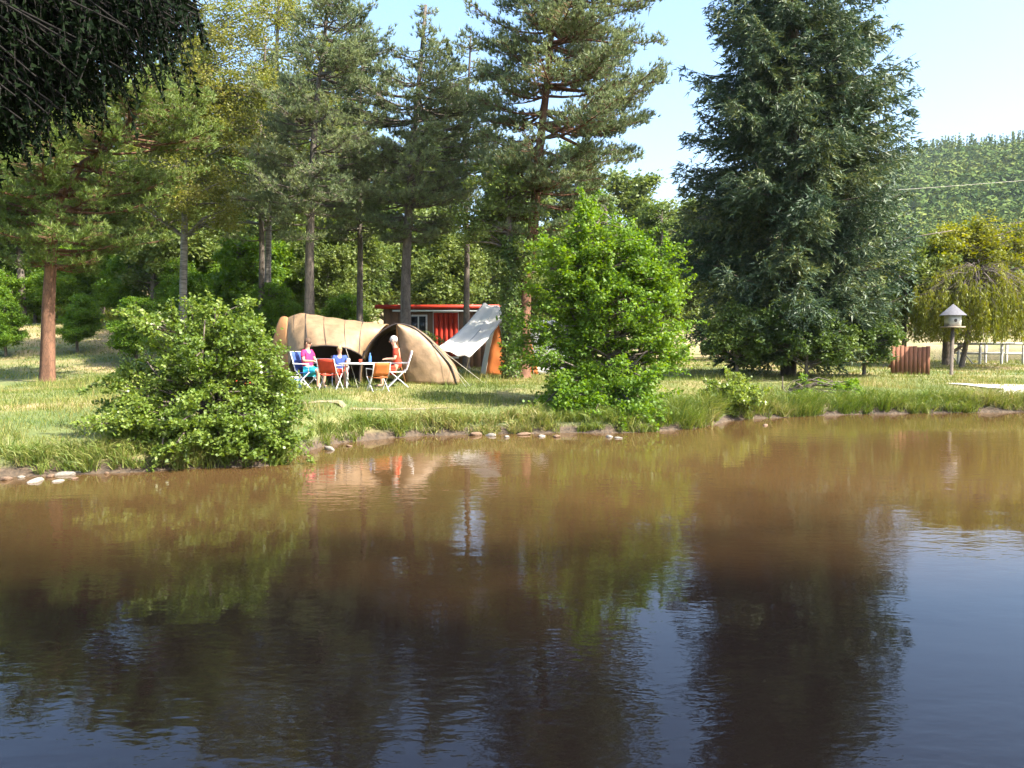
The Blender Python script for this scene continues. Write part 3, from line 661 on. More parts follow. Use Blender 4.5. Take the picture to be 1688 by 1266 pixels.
# bent blades: two segments
side = unit(np.cross(d, rng.normal(size=d.shape))); W = .014
mid = c+d*L[:, None]*.6; tip = mid+unit(d*[1.6, 1.6, .35]+[0, -.1, 0])*L[:, None]*.45
v = np.stack([c-side*W*.5, c+side*W*.5, mid+side*W*.4, tip, mid-side*W*.4], 1); n = len(c); i0 = np.arange(n)[:, None]*5
g.add(v.reshape(-1, 3), np.concatenate([i0+np.array([0, 1, 2, 4])], 0)); g.f.append(np.concatenate([i0+np.array([4, 2, 3])], 0))
tag(g.build('reeds', M['reed']), 'tufts of long grass and sedge hanging over the water edge', 'reeds', kind='stuff')
# ------------------------------------------------------------------ rocks
def rock_mesh(seed, mat):
    r = np.random.default_rng(seed); mb = MB(); mb.ball((0, 0, 0), (1, .75, .5), 12, 8)
    v = mb.v[0]; ax = r.normal(size=(9, 3)); ax = unit(ax); h = r.uniform(.30, .62, 9)
    for a_, h_ in zip(ax, h):
        dd = v@a_; ex = np.maximum(dd-h_, 0); v -= ex[:, None]*a_*.9
    v += r.normal(size=v.shape)*.0
    me = mb.mesh('rock'); me.materials.append(mat); return me
RM = [rock_mesh(i, M['stone'] if i % 3 else M['stone_brown']) for i in range(7)]
def rock(px, py, s, lab, grp, k, flat=1.0):
    p = on_plane(px, py, 0.02); o = link('rock', RM[k % 7]); o.location = (p[0], p[1], s*.04); o.scale = (s*rng.uniform(.8, 1.4), s*rng.uniform(.7, 1.1), s*flat*rng.uniform(.5, .8))
    o.rotation_euler = (rng.uniform(-.2, .2), rng.uniform(-.2, .2), rng.uniform(0, 6)); tag(o, lab, 'rock', grp)
LB_ = ['stone at the very left edge of the waterline', 'second stone from the left edge at the waterline', 'large stone third from the left at the waterline', 'stone in the upper middle of the lower left group', 'pale large stone in the middle of the lower left group',
 'stone fourth from the right in the lower left group', 'large stone near the right end of the lower left group', 'last stone at right in the lower left group', 'small stone behind the large third stone at lower left', 'tiny stone nearest the water in the middle of the lower left group', 'tiny stone nearest the water right of the middle at lower left']
for k, (px, py, s) in enumerate([(8, 784, .13), (35, 780, .10), (62, 786, .15), (84, 779, .11), (105, 776, .14), (128, 773, .12), (150, 770, .15), (175, 774, .09), (55, 774, .09), (98, 786, .08), (122, 782, .07)]):
    rock(px, py+5, s, LB_[k], 'stones at the lower left waterline', k)
for k, (px, py, s, lab) in enumerate((a_[0], a_[1], a_[2]*.8, a_[3]) for a_ in [(782, 713, .24, 'brown stone leftmost of the group on the middle waterline'), (808, 714, .20, 'flat brown stone second in the middle waterline group'),
     (835, 716, .13, 'small stone between the brown pair and the pale boulder'), (864, 712, .26, 'pale boulder with a bright top on the middle waterline'),
     (892, 715, .17, 'stone touching the right side of the pale boulder'), (918, 716, .16, 'reddish stone rightmost in the middle waterline group'),
     (545, 737, .2, 'grey stone where the left bank bends by the water'), (575, 731, .12, 'little stone right of the grey one by the bend'),
     (1003, 716, .17, 'pale stone lying below the large vivid green alder'), (1020, 718, .1, 'tiny pale stone right of the one below the alder'), (1262, 697, .16, 'stone at the waterline right of the low leafy bush')]):
    rock(px, py+3, s, lab, None, (k*2)%7, .9)
# gravel landing at right
q = [P(1688+60, 645, 26), P(1600, 642, 26)]
xs = np.linspace(13.6, 17.5, 26); ys = np.linspace(25.0, 27.8, 16); XX, YY = np.meshgrid(xs, ys)
XX = XX+(.9*np.sin((YY-25)*1.1)+.12*np.sin(YY*7))*(XX < 15)*(15-XX)/1.4
struct(MB().grid(np.stack([XX, YY, ground_z(XX, YY)+.04], -1)).build('gravel_path', M['gravel']))
# ------------------------------------------------------------------ near spruce whose boughs hang into the picture
nb = np.array([-6.2, 4.6, .45])
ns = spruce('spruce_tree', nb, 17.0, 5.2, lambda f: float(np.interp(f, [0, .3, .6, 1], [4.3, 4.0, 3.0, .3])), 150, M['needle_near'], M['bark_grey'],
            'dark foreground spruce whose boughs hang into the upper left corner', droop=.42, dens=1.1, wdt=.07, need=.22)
tb = MB(); lb = MB(); C = []; D = []
ends = []
for i in range(430):
    px = rng.uniform(-160, 335); lim = np.interp(px, [-160, 60, 150, 260, 335], [255, 225, 190, 130, 40]); Yb = rng.uniform(3.9, 6.2)
    ends.append((px, min(lim, rng.uniform(-160, 1)*1.0+lim*1.0+20), Yb))
for px, py, Yb in ends:
    e = P(px, py-30, Yb); a = nb+[0, 0, rng.uniform(4.6, 6.0)]; mid = (a+e)/2+[0, 0, .25]
    pts = interp_poly(np.array([a, mid, e]), np.linspace(0, 1, 8)); tb.tube(pts, np.linspace(.022, .004, 8), 5, False)
    dr = unit(e-a); L = np.linalg.norm(e-a)
    for k in range(34):
        u = rng.uniform(.4, 1); q = interp_poly(pts, u); sdv = np.array([-dr[1], dr[0], 0])*rng.choice([-1, 1])
        l = rng.uniform(.12, .42)*(1.15-.5*u); td = unit(sdv*rng.uniform(.1, .9)+dr*rng.uniform(0, .6)+[0, 0, -rng.uniform(.5, 1.6)])
        tw = np.array([q, q+td*l*.5, q+td*l+[0, 0, -.18*l]]); tb.tube(tw[[0, 2]], [.004, .0015], 3, False)
        m_ = int(l/.0125); C.append(interp_poly(tw, np.linspace(.04, 1, m_))); D.append(np.repeat(td[None], m_, 0))
C = np.concatenate(C); D = np.concatenate(D)
lb.spike(C, unit(D*.75+rand_dirs(len(C))), .036*rng.uniform(.7, 1.2, len(C)), .021)
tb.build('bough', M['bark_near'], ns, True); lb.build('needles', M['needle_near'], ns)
# ------------------------------------------------------------------ materials of the camp
M['tan'] = surf('tan_fabric', (.30, .20, .11), (.20, .135, .075), .5, 5, .8, .4, trans=.12)
M['tan2'] = surf('orange_tan_fabric', (.38, .20, .085), (.31, .16, .065), .6, 3, .2, trans=.25)
M['dark_trim'] = surf('dark_trim', (.045, .035, .03), None, .6)
M['inner'] = surf('inner_tent_shade', (.07, .045, .03), None, .8)  # dark fabric, shade of the tent interior is put into its colour
M['groundsheet'] = surf('groundsheet', (.12, .12, .13), None, .7)
M['cream'] = surf('cream_fabric', (.62, .52, .36), (.55, .45, .30), .6, 3, .2, trans=.2)
M['orange'] = surf('orange_fabric', (.62, .20, .05), (.5, .15, .04), .6, 3, .2, trans=.2)
M['whitefab'] = surf('white_fabric', (.86, .85, .79), (.78, .77, .70), .6, 4, .5, trans=.5)
M['greyfab'] = surf('grey_fabric', (.34, .36, .36), (.28, .30, .30), .6, 3, .2, trans=.1)
M['whiteold'] = surf('weathered_white_paint', (.50, .49, .44), (.30, .29, .25), .7, 7, .3)
M['white'] = surf('white_paint', (.78, .78, .75), (.70, .70, .67), .45, 6)
M['whitemetal'] = surf('white_metal', (.75, .75, .74), None, .35, spec=.5)
M['red'] = surf('red_paint', (.50, .045, .02), (.40, .035, .02), .5, 5)
M['redfab'] = surf('red_fabric', (.58, .06, .025), (.46, .045, .02), .8, 8)
M['magenta'] = surf('magenta_fabric', (.58, .03, .13), (.42, .02, .10), .85, 9)
M['bluefab'] = surf('blue_fabric', (.05, .10, .32), (.04, .07, .24), .85, 8)
M['aqua'] = surf('aqua_fabric', (.03, .42, .55), None, .8)
M['coolblue'] = surf('blue_plastic', (.05, .16, .42), None, .4, spec=.5)
M['woodwall'] = surf('stained_wood', (.27, .15, .09), (.18, .10, .06), .8, 10, .3, stretch=(6, 6, .6))
M['wood'] = surf('weathered_wood', (.34, .27, .19), (.22, .17, .12), .85, 10, .4, stretch=(6, 6, .6))
M['redwood'] = surf('red_brown_wood', (.22, .09, .05), (.13, .055, .03), .85, 10, .4, stretch=(6, 6, .6))
M['roofgrey'] = surf('roof_sheet', (.32, .32, .30), None, .6)
M['skin'] = surf('skin', (.52, .30, .20), (.48, .27, .18), .55, 12)
M['hair_brown'] = surf('hair_brown', (.10, .06, .035), None, .7, 30)
M['hair_fair'] = surf('hair_fair', (.42, .29, .14), None, .7, 30)
M['hair_grey'] = surf('hair_grey', (.40, .39, .37), None, .7, 30)
M['jeans'] = surf('dark_trousers', (.05, .06, .09), None, .85)
M['rope'] = surf('rope', (.62, .58, .48), None, .8)
gl, nd, lk, b = newmat('window_glass'); b.inputs['Base Color'].default_value = (.02, .025, .03, 1); b.inputs['Roughness'].default_value = .06
M['glass'] = gl
def solid(me_o, th):
    md = me_o.modifiers.new('thickness', 'SOLIDIFY'); md.thickness = th; md.offset = 0; return me_o
def px_arc(pts, Y): return np.array([P(a, c, Y) for a, c in pts])
def resample(pts, n): return interp_poly(np.asarray(pts), np.linspace(0, 1, n))
def smooth_poly(pts, n):
    pts = np.asarray(pts, float); t = np.linspace(0, len(pts)-1, n); out = []
    for x in t:
        i = int(min(x, len(pts)-2)); f = x-i; p0 = pts[max(i-1, 0)]; p1 = pts[i]; p2 = pts[i+1]; p3 = pts[min(i+2, len(pts)-1)]
        out.append(.5*((2*p1)+(-p0+p2)*f+(2*p0-5*p1+4*p2-p3)*f*f+(-p0+3*p1-3*p2+p3)*f**3))
    return np.array(out)
def loft(secs, n=24, m=14):
    """secs: list of polylines; smooth both ways"""
    A = np.stack([smooth_poly(s_, n) for s_ in secs], 0)
    B = np.stack([smooth_poly(A[:, j], m) for j in range(n)], 1)
    return B
def wrinkle(V, a=.012, f=9):
    a = a*1.7; f = f*1.35
    V = V.copy(); x, y, z = V[..., 0], V[..., 1], V[..., 2]
    V[..., 1] += a*np.sin(x*f+z*f*.7+np.sin(z*5)); V[..., 2] += a*.6*np.sin(x*f*1.3-y*4); return V
# ------------------------------------------------------------------ big brown tent
Yt = 25.2; b0 = grd(640, Yt)
t = thing('tent', b0, 'large tan brown family tent with an arched open doorway by the water', 'tent')
def G(px, Y): return grd(px, Y)+[0, 0, .01]
arch = [(592, 624), (595, 600), (604, 577), (618, 557), (637, 541), (657, 534), (681, 540), (706, 559), (728, 583), (743, 604), (753, 624)]
A0 = px_arc(arch, Yt); A0[0] = G(592, Yt); A0[-1] = G(753, Yt)
A1 = px_arc([(x+6, y+3 if 3 < i < 8 else y) for i, (x, y) in enumerate(arch)], Yt+1.4); A1[0] = G(600, Yt+1.4); A1[-1] = G(757, Yt+1.4)
A2 = px_arc([(645+(x-657)*.82, 545+(y-534)*.9) for x, y in arch], Yt+3.0); A2[0] = G(594, Yt+3); A2[-1] = G(722, Yt+3)
solid(MB().grid(wrinkle(loft([A0, A1, A2], 40, 14))).build('flysheet', M['tan'], t, True), .012)
# closed right half of the front and the dark trim round the arch
ap = P(655, 536, Yt+.03); bm_ = G(668, Yt-.02); rr_ = smooth_poly(A0[5:], 20); ll_ = resample([ap, ap*.5+bm_*.5+[-.10, -.05, 0], bm_], 20)
V = np.stack([ll_*(1-u)+rr_*u+np.array([0, -.16*math.sin(math.pi*u), 0]) for u in np.linspace(0, 1, 10)], 1)
solid(MB().grid(wrinkle(V, .008)).build('front_panel', M['tan'], t, True), .012)
MB().tube(smooth_poly(A0, 50)+[0, -.02, 0], .028, 6).build('arch_trim', M['dark_trim'], t, True)
MB().tube([ap+[0, -.04, 0], (ap+bm_)/2+[-.10, -.10, 0], bm_+[0, -.03, 0]], .035, 6).build('rolled_door', M['tan2'], t, True)
# added dark inner panel, stands in for shade behind the doorway
I0 = px_arc([(604+(x-592)*.86, 540+(y-534)*.93) for x, y in arch], Yt+1.5)
c_ = I0.mean(0); V = np.stack([I0*(1-u)+c_*u for u in (0, .5, 1)], 0); MB().grid(V).build('inner_shade_panel', M['inner'], t)
# left tunnel with lifted eave
secs = []
for x, yr, xe, ye, de in [(476, 524, 476, 604, .9), (486, 519, 488, 584, 1.1), (505, 518, 508, 573, 1.35), (535, 523, 538, 570, 1.45), (570, 528, 570, 574, 1.4), (600, 531, 592, 584, 1.15), (640, 535, 602, 596, .45)]:
    e = P(xe, ye, Yt+.9-de); r0 = P(x, yr, Yt+1.1); q = (e+r0)/2+[0, -.18, .16]
    bk = G(x, Yt+2.9); bq = (r0+bk)/2+[0, .25, .3]; secs.append(np.array([e, q, r0, bq, bk]))
solid(MB().grid(wrinkle(loft(secs, 26, 36), .012, 7)).build('canopy', M['tan'], t, True), .012)
e_ = np.array([s_[0] for s_ in secs]); MB().tube(smooth_poly(e_, 40), .02, 6).build('canopy_edge', M['dark_trim'], t, True)
for q_ in (1, 3, 4): MB().tube(smooth_poly(secs[q_], 24)+[0, -.01, .008], .007, 4).build('seam', M['dark_trim'], t, True)
Vf = loft([A0, A1, A2], 40, 14)
for r_ in (4, 9): MB().tube(Vf[r_]+[0, -.01, .01], .008, 4).build('seam', M['dark_trim'], t, True)
MB().tube(smooth_poly(secs[2], 24)+[0, -.01, .01], .014, 5).build('pole_sleeve', M['dark_trim'], t, True)
MB().tube(smooth_poly(secs[5], 24)+[0, -.01, .01], .014, 5).build('pole_sleeve', M['dark_trim'], t, True)
# orange end of the tunnel
E0 = smooth_poly(secs[0], 20); E1 = np.array([G(440, Yt+.5), P(450, 560, Yt+.7), P(462, 524, Yt+1.1), P(460, 560, Yt+1.8), G(452, Yt+2.6)]); E1 = smooth_poly(E1, 20)
E0[0] = G(478, Yt+.0)+[0, 0, .0]
V = np.stack([E0*(1-u)+E1*u+np.array([0, 0, .05*math.sin(math.pi*u)]) for u in np.linspace(0, 1, 8)], 0)
solid(MB().grid(V).build('end_panel', M['tan2'], t, True), .012)
MB().grid(np.stack([np.stack([G(480, Yt+1.2), G(480, Yt+2.8)]), np.stack([G(600, Yt+1.2), G(600, Yt+2.8)])])+[0, 0, .02]).build('groundsheet', M['groundsheet'], t)
V = np.stack([np.array([G(x, Yt+1.9), P(x, 555, Yt+1.9), P(x, 530, Yt+1.5)]) for x in (482, 520, 560, 598)], 0); MB().grid(V).build('inner_shade_panel', M['inner'], t)  # dark panel standing in for shade under the canopy
for a_, bx, by in ((P(706, 559, Yt), 775, Yt-.4), (P(743, 600, Yt), 768, Yt-.6), (secs[2][0], 492, Yt-1.4), (secs[4][0], 590, Yt-1.6), (P(680, 540, Yt+.5), 800, Yt+.6)):
    q = G(bx, by); MB().tube([a_, q], .006, 4).build('guy_line', M['rope'], t)
    MB().tube([q+[0, 0, -.05], q+[.03, 0, .09]], .008, 5).build('peg', M['dark_trim'], t)
# ------------------------------------------------------------------ white tent behind
Yo = 30.5; b0 = grd(832, Yo)
t = thing('tent', b0, 'bright white tent with an orange front between brown tent and tall pine', 'tent')
def arcs(x0, x1, xa, ya, Y, sh=1.0):
    l = G(x0, Y); r = G(x1, Y); a = P(xa, ya, Y); return np.array([l, l*.45+a*.55+[-.14*sh, 0, .26], a, r*.45+a*.55+[.14*sh, 0, .26], r])
B0 = arcs(800, 888, 840, 503, Yo); B1 = arcs(792, 884, 834, 501, Yo+1.4); B2 = arcs(797, 862, 828, 530, Yo+3.1)
solid(MB().grid(wrinkle(loft([B0, B1, B2], 30, 12), .02, 5)).build('flysheet', M['whitefab'], t, True), .012)
f0 = smooth_poly(B0, 30); c_ = G(844, Yo)
V = np.stack([f0*(1-u)+c_*u for u in np.linspace(0, .97, 6)], 0)+[0, -.01, 0]
solid(MB().grid(wrinkle(V, .01)).build('front_panel', M['orange'], t, True), .01)
V = np.stack([f0[k]*(1-u)+c_*u for k in (9, 16) for u in (0.05, .9)], 0).reshape(2, 2, 3)+[0, -.05, 0]; solid(MB().grid(V).build('door_panel', M['greyfab'], t), .008)
la = [P(842, 503, Yo-.1), P(797, 500, Yo+1.3)]; lb_ = [P(774, 588, Yo-3.4), P(724, 572, Yo-2.6)]
V = np.array([[(la[0]*(1-u)+la[1]*u)*(1-v_)+(lb_[0]*(1-u)+lb_[1]*u)*v_+np.array([0, 0, -.16*math.sin(math.pi*v_)-.08*math.sin(math.pi*u)]) for v_ in np.linspace(0, 1, 14)] for u in np.linspace(0, 1, 14)])
solid(MB().grid(wrinkle(V, .03, 6)).build('side_awning', M['whitefab'], t, True), .01)
for u in (0, .5, 1): MB().tube([(la[0]*(1-u)+la[1]*u)*(1-v_)+(lb_[0]*(1-u)+lb_[1]*u)*v_+np.array([0, -.01, .012-.16*math.sin(math.pi*v_)-.08*math.sin(math.pi*u)]) for v_ in np.linspace(0, 1, 10)], .012, 5).build('seam', M['greyfab'], t, True)
for a_, bx, by in ((lb_[0], 764, Yo-2.9), (lb_[1], 712, Yo-1.2), (P(872, 560, Yo), 880, Yo-.6)):
    q = G(bx, by); MB().tube([a_, q], .007, 4).build('guy_line', M['rope'], t)
Yw = 31.5; b0 = grd(895, Yw)
t = thing('tent', b0, 'low white dome tent half hidden behind the pine trunk and the large alder', 'tent')
st = [(852, 586, .5), (862, 560, .9), (885, 534, 1.15), (908, 527, 1.25), (930, 540, 1.1), (946, 565, .8), (952, 588, .4)]
def wsec(x, y, d):
    top = P(x, y, Yw+.9); f = G(x, Yw+.9-d); bk = G(x, Yw+.9+d); return np.array([f, f*.4+top*.6+[0, -.28*d, .12*(top[2]-f[2])], top, bk*.4+top*.6+[0, .28*d, .12*(top[2]-f[2])], bk])
Vw = loft([wsec(*s_) for s_ in st], 24, 36)
solid(MB().grid(wrinkle(Vw, .02, 6)).build('flysheet', M['whitefab'], t, True), .012)
for k in (9, 18, 27): MB().tube(Vw[k]+[0, -.01, .012], .016, 5).build('pole_sleeve', M['greyfab'], t, True)
# ------------------------------------------------------------------ red trimmed cabin
Yc = 38.0; k = pxm(Yc); x0 = (632-844)/k; x1 = (842-844)/k; zf = min(gz(x0, Yc), gz(x1, Yc))-.05; zt = P(700, 508, Yc)[2]
b0 = np.array([(x0+x1)/2, Yc+1.3, zf]); t = thing('cabin', b0, 'flat roofed holiday cabin with a red roof edge and red door curtain', 'cabin')
MB().box((b0[0], Yc+1.35, (zf+zt)/2), (x1-x0, 2.5, zt-zf)).build('wall', M['woodwall'], t)
n = 17
for i in range(n):
    xx = x0+(i+.5)*(x1-x0)/n; xp = 844+xx*k
    if 676 < xp < 704 or 712 < xp < 758: continue
    MB().box((xx, Yc+.085, (zf+zt)/2), ((x1-x0)/n-.03, .03, zt-zf-.02)).build('wall_board', M['woodwall'], t)
MB().box((b0[0], Yc+1.2, zt+.06), (x1-x0+.5, 3.1, .10)).build('roof', M['roofgrey'], t)
MB().box((b0[0], Yc-.38, zt+.05), (x1-x0+.56, .05, .17)).build('roof_edge', M['red'], t)
MB().box((b0[0]+.3, Yc-.36, zt-.12), (x1-x0-.3, .03, .07)).build('gutter', M['white'], t)
wx = (690-844)/k; f = MB(); f.box((wx, Yc+.06, zt-.75), (.76, .06, .95)); f = f.build('window', M['white'], t)
for sx in (-.17, .17): MB().box((wx+sx, Yc+.02, zt-.75), (.28, .03, .80)).build('pane', M['glass'], f)
dx = (735-844)/k; dr_ = MB().box((dx, Yc+.06, zt-1.15), (1.1, .06, 2.0)).build('door', M['white'], t)
for i in range(5): MB().tube([(dx-.42+.21*i, Yc-.0, zt-.2), (dx-.42+.21*i+.01, Yc-.02, zt-1.1), (dx-.42+.21*i, Yc, zt-2.05)], .105, 8).build('curtain', M['red'], dr_, True)
wx = (815-844)/k; f = MB().box((wx, Yc+.06, zt-.75), (.8, .06, .9)).build('window', M['white'], t); MB().box((wx, Yc+.02, zt-.75), (.66, .03, .76)).build('pane', M['glass'], f)
b0 = grd(655, 35.5)
broadleaf('shrub', b0, [b0]+rel([(655, 575), (655, 560)], 35.5), .04, [ell(640, 566, 45, 22, 35.5), ell(690, 568, 40, 20, 35.5)], 34, 10, 14, .12, M['leaf_mid'], M['bark_grey'], 'trimmed low hedge bush in front of the cabin window', 'shrub', crad=.3)
# ------------------------------------------------------------------ people
def skinned(name, verts, edges, radii, mat, parent, root=0, sub=2):
    me = bpy.data.meshes.new(name); me.from_pydata([tuple(v) for v in verts], edges, []); me.materials.append(mat)
    o = link(name, me, parent); o.matrix_parent_inverse = Matrix()
    md = o.modifiers.new('skin', 'SKIN'); sv = me.skin_vertices[0].data
    for i, r in enumerate(radii):
        sv[i].radius = (r, r) if not hasattr(r, '__len__') else r; sv[i].use_root = (i == root)
    md.use_smooth_shade = True
    s2 = o.modifiers.new('sub', 'SUBSURF'); s2.levels = sub; s2.render_levels = sub
    return o
def person(loc, face, sc, shirt, legs, hair, label, lean=0.0, arm=.0, cap=False, hat=None, long_hair=False):
    t = thing('person', loc, label, 'person'); t.rotation_euler = (0, 0, face); t.scale = (sc,)*3
    L = lean
    V = [(0, 0, .47), (-.02+L*.3, 0, .66), (-.04+L*.7, 0, .90), (-.03+L, 0, 1.05), (-.01+L*1.1, 0, 1.12), (.01+L*1.2, 0, 1.20), (.015+L*1.2, 0, 1.28)]
    R = [(.15, .12), (.125, .10), (.15, .11), (.07, .06), (.052, .052), (.085, .075), (.07, .065)]; E = [(0, 1), (1, 2), (2, 3), (3, 4), (4, 5), (5, 6)]
    def add(v, r, p): V.append(v); R.append(r); E.append((p, len(V)-1)); return len(V)-1
    hands = []
    for s_ in (-1, 1):
        h = add((.10, s_*.10, .47), .095, 0); kn = add((.44, s_*.13, .50), .062, h); cf = add((.42, s_*.13, .30), .052, kn); an = add((.40, s_*.13, .09), .038, cf); add((.55, s_*.14, .045), (.042, .03), an)
        sh = add((-.04+L*.85, s_*.17, 1.0), .058, 2); el = add((.04+L*.5, s_*(.25), .76), .043, sh); wr = add((.24+arm*.05, s_*.17, .70+arm), .03, el); ha = add((.31+arm*.05, s_*.15, .70+arm), (.036, .02), wr)
        for i, (dy, ln) in enumerate(((-.028, .062), (-.010, .075), (.010, .070), (.028, .055))): m_ = add((.345+arm*.05, s_*.15+dy, .695+arm), .0095, ha); add((.345+arm*.05+ln*.6, s_*.15+dy, .675+arm), .008, m_)
        add((.31+arm*.05, s_*.15-s_*.055, .70+arm), .010, ha)
    skinned('body', V, E, R, M['skin'], t)
    # shirt
    V2 = [(0, 0, .50), (-.02+L*.3, 0, .66), (-.04+L*.7, 0, .90), (-.035+L*.95, 0, 1.03)]; R2 = [(.175, .145), (.15, .125), (.168, .128), (.085, .075)]; E2 = [(0, 1), (1, 2), (2, 3)]
    for s_ in (-1, 1):
        V2.append((-.04+L*.85, s_*.175, 1.0)); R2.append(.073); E2.append((2, len(V2)-1)); V2.append((.01+L*.6, s_*.235, .84)); R2.append(.062); E2.append((len(V2)-2, len(V2)-1))
    skinned('shirt', V2, E2, R2, shirt, t)
    V3 = [(-.02, 0, .46)]; R3 = [(.165, .14)]; E3 = []
    for s_ in (-1, 1):
        V3.append((.12, s_*.105, .475)); R3.append(.112); E3.append((0, len(V3)-1)); V3.append((.40, s_*.13, .505)); R3.append(.080); E3.append((len(V3)-2, len(V3)-1))
    skinned('shorts', V3, E3, R3, legs, t)
    hx = .015+L*1.2; hz = 1.235
    def child(mb, nm, m_, sm_=True):
        o = mb.build(nm, m_, None, sm_); o.parent = t; return o
    mb = MB().ball((hx-.022, 0, hz+.035), (.105, .092, .105), 14, 10)
    if long_hair: mb.ball((hx-.075, 0, hz-.05), (.05, .085, .15), 12, 8)
    child(mb, 'cap' if cap else 'hair', hair)
    if cap: child(MB().ball((hx+.08, 0, hz+.06), (.07, .06, .012), 12, 6), 'cap_peak', hair)
    for s_ in (-1, 1):
        child(MB().ball((hx+.082, s_*.03, hz+.005), (.008, .012, .007), 8, 5), 'eye', M['dark_trim']); child(MB().ball((hx+.0, s_*.083, hz-.01), (.02, .01, .03), 8, 5), 'ear', M['skin'])
        child(MB().ball((.50, s_*.14, .045), (.12, .05, .04), 10, 6), 'shoe', M['dark_trim'])
    child(MB().ball((hx+.092, 0, hz-.022), (.018, .011, .02), 8, 5), 'nose', M['skin']); child(MB().ball((hx+.082, 0, hz-.052), (.006, .02, .005), 8, 5), 'mouth', M['redfab'])
    return t
def camp_chair(loc, face, fab, frame, label, sc=1.0, high=True):
    t = thing('camping_chair', loc, label, 'chair', 'folding chairs in front of the brown tent'); t.rotation_euler = (0, 0, face); t.scale = (sc,)*3
    def ch(mb, nm, m_, s_=False): o = mb.build(nm, m_, None, s_); o.parent = t; return o
    V = np.array([[(-.22+.44*u, -.23+.46*v_, .42-.03*math.sin(math.pi*v_)) for v_ in np.linspace(0, 1, 6)] for u in np.linspace(0, 1, 4)])
    solid(ch(MB().grid(V), 'seat', fab, True), .02)
    H = .98 if high else .85
    V = np.array([[(-.23-.16*u-.03*math.sin(math.pi*v_), -.23+.46*v_, .46+(H-.46)*u) for v_ in np.linspace(0, 1, 6)] for u in np.linspace(0, 1, 5)])
    solid(ch(MB().grid(V), 'backrest', fab, True), .02)
    for s_ in (-.25, .25):
        ch(MB().tube([(.27, s_, .0), (-.20, s_, .46), (-.24, s_, .48), (-.40, s_, H)], .013, 6), 'leg', frame, True)
        ch(MB().tube([(-.28, s_*.98, .0), (.22, s_*.98, .44)], .013, 6), 'leg', frame, True)
        ch(MB().tube([(-.30, s_*1.06, .66), (.22, s_*1.06, .66), (.20, s_*1.02, .44)], .016, 6), 'armrest', frame, True)
    ch(MB().tube([(.27, -.25, .02), (.27, .25, .02)], .012, 6), 'stretcher', frame, True); ch(MB().tube([(-.40, -.25, H), (-.40, .25, H)], .012, 6), 'stretcher', frame, True)
    return t
def on(px, Y, dz=0): g_ = grd(px, Y); g_[2] += dz; return g_
R_ = math.radians
p1 = on(508, 24.0); camp_chair(p1, R_(-25), M['bluefab'], M['whitemetal'], 'blue folding chair with white legs under the person in magenta')
person(p1+[0, 0, -.02], R_(-25), 1.0, M['magenta'], M['aqua'], M['hair_brown'], 'person in a magenta shirt and aqua shorts seated at left under the canopy', long_hair=True, arm=.05)
p2 = on(560, 24.7); camp_chair(p2, R_(-75), M['redfab'], M['whitemetal'], 'red folding chair under the child in the blue shirt', .85)
person(p2+[0, 0, -.04], R_(-75), .86, M['bluefab'], M['redfab'], M['hair_fair'], 'child with fair hair and a blue shirt seated in the middle', arm=.04)
p3 = on(655, 24.3); camp_chair(p3, R_(190), M['white'], M['whitemetal'], 'white folding chair at the tent doorway under the person in red')
person(p3+[0, 0, -.02], R_(190), 1.04, M['redfab'], M['redfab'], M['hair_grey'], 'person with grey hair and a red shirt seated at the tent doorway', lean=.08, arm=.06)
camp_chair(on(545, 23.1), R_(80), M['redfab'], M['whitemetal'], 'empty red folding chair nearest to the water', .95, False)
camp_chair(on(622, 23.2), R_(120), M['orange'], M['whitemetal'], 'empty orange folding chair between table and tent doorway', .9, False)
# table
tl = on(592, 24.0); t = thing('camping_table', tl, 'white topped folding camping table among the chairs', 'table')
MB().box(tl+[0, 0, .66], (1.0, .62, .035)).build('table_top', M['white'], t)
for sx in (-.42, .42):
    for sy in (-.24, .24): MB().tube([tl+[sx, sy, .65], tl+[sx*.7, -sy, 0]], .014, 6).build('leg', M['whitemetal'], t, True)
def lathe(pr, c, seg=12):
    pr = np.array(pr); th = np.linspace(0, 2*math.pi, seg+1); V = np.stack([np.outer(pr[:, 0], np.cos(th)), np.outer(pr[:, 0], np.sin(th)), np.outer(pr[:, 1], np.ones(seg+1))], -1)+np.asarray(c)
    return MB().grid(V)
for dx_, dy_, m_, hh_, nm, lb2 in ((-.3, .05, M['white'], .11, 'cup', 'white cup on the left end of the camping table'), (.05, -.1, M['redfab'], .10, 'cup', 'red cup in the middle of the camping table'), (.28, .1, M['coolblue'], .27, 'bottle', 'blue bottle on the right end of the camping table')):
    r0 = .04; c_ = tl+[dx_, dy_, .678]
    o = lathe([(0, 0), (r0, 0), (r0*1.05, hh_*.6), (r0*(.4 if nm == 'bottle' else 1.15), hh_*.85 if nm == 'bottle' else hh_), (r0*(.35 if nm == 'bottle' else 1.05), hh_), (0, hh_ if nm == 'bottle' else .01)], c_).build(nm, m_, None, True); tag(o, lb2, nm)
# cooler
c_ = on(482, 23.9); t = thing('cool_box', c_, 'blue cool box with a white lid on the grass left of the chairs', 'cool box')
MB().box(c_+[0, 0, .15], (.46, .30, .28), .2).build('box', M['coolblue'], t); MB().box(c_+[0, 0, .315], (.48, .32, .05), .2).build('lid', M['white'], t)
MB().tube([c_+[-.22, -.1, .28], c_+[-.24, -.14, .40], c_+[.2, -.05, .40], c_+[.21, -.03, .28]], .012, 6).build('handle', M['whitemetal'], t, True)
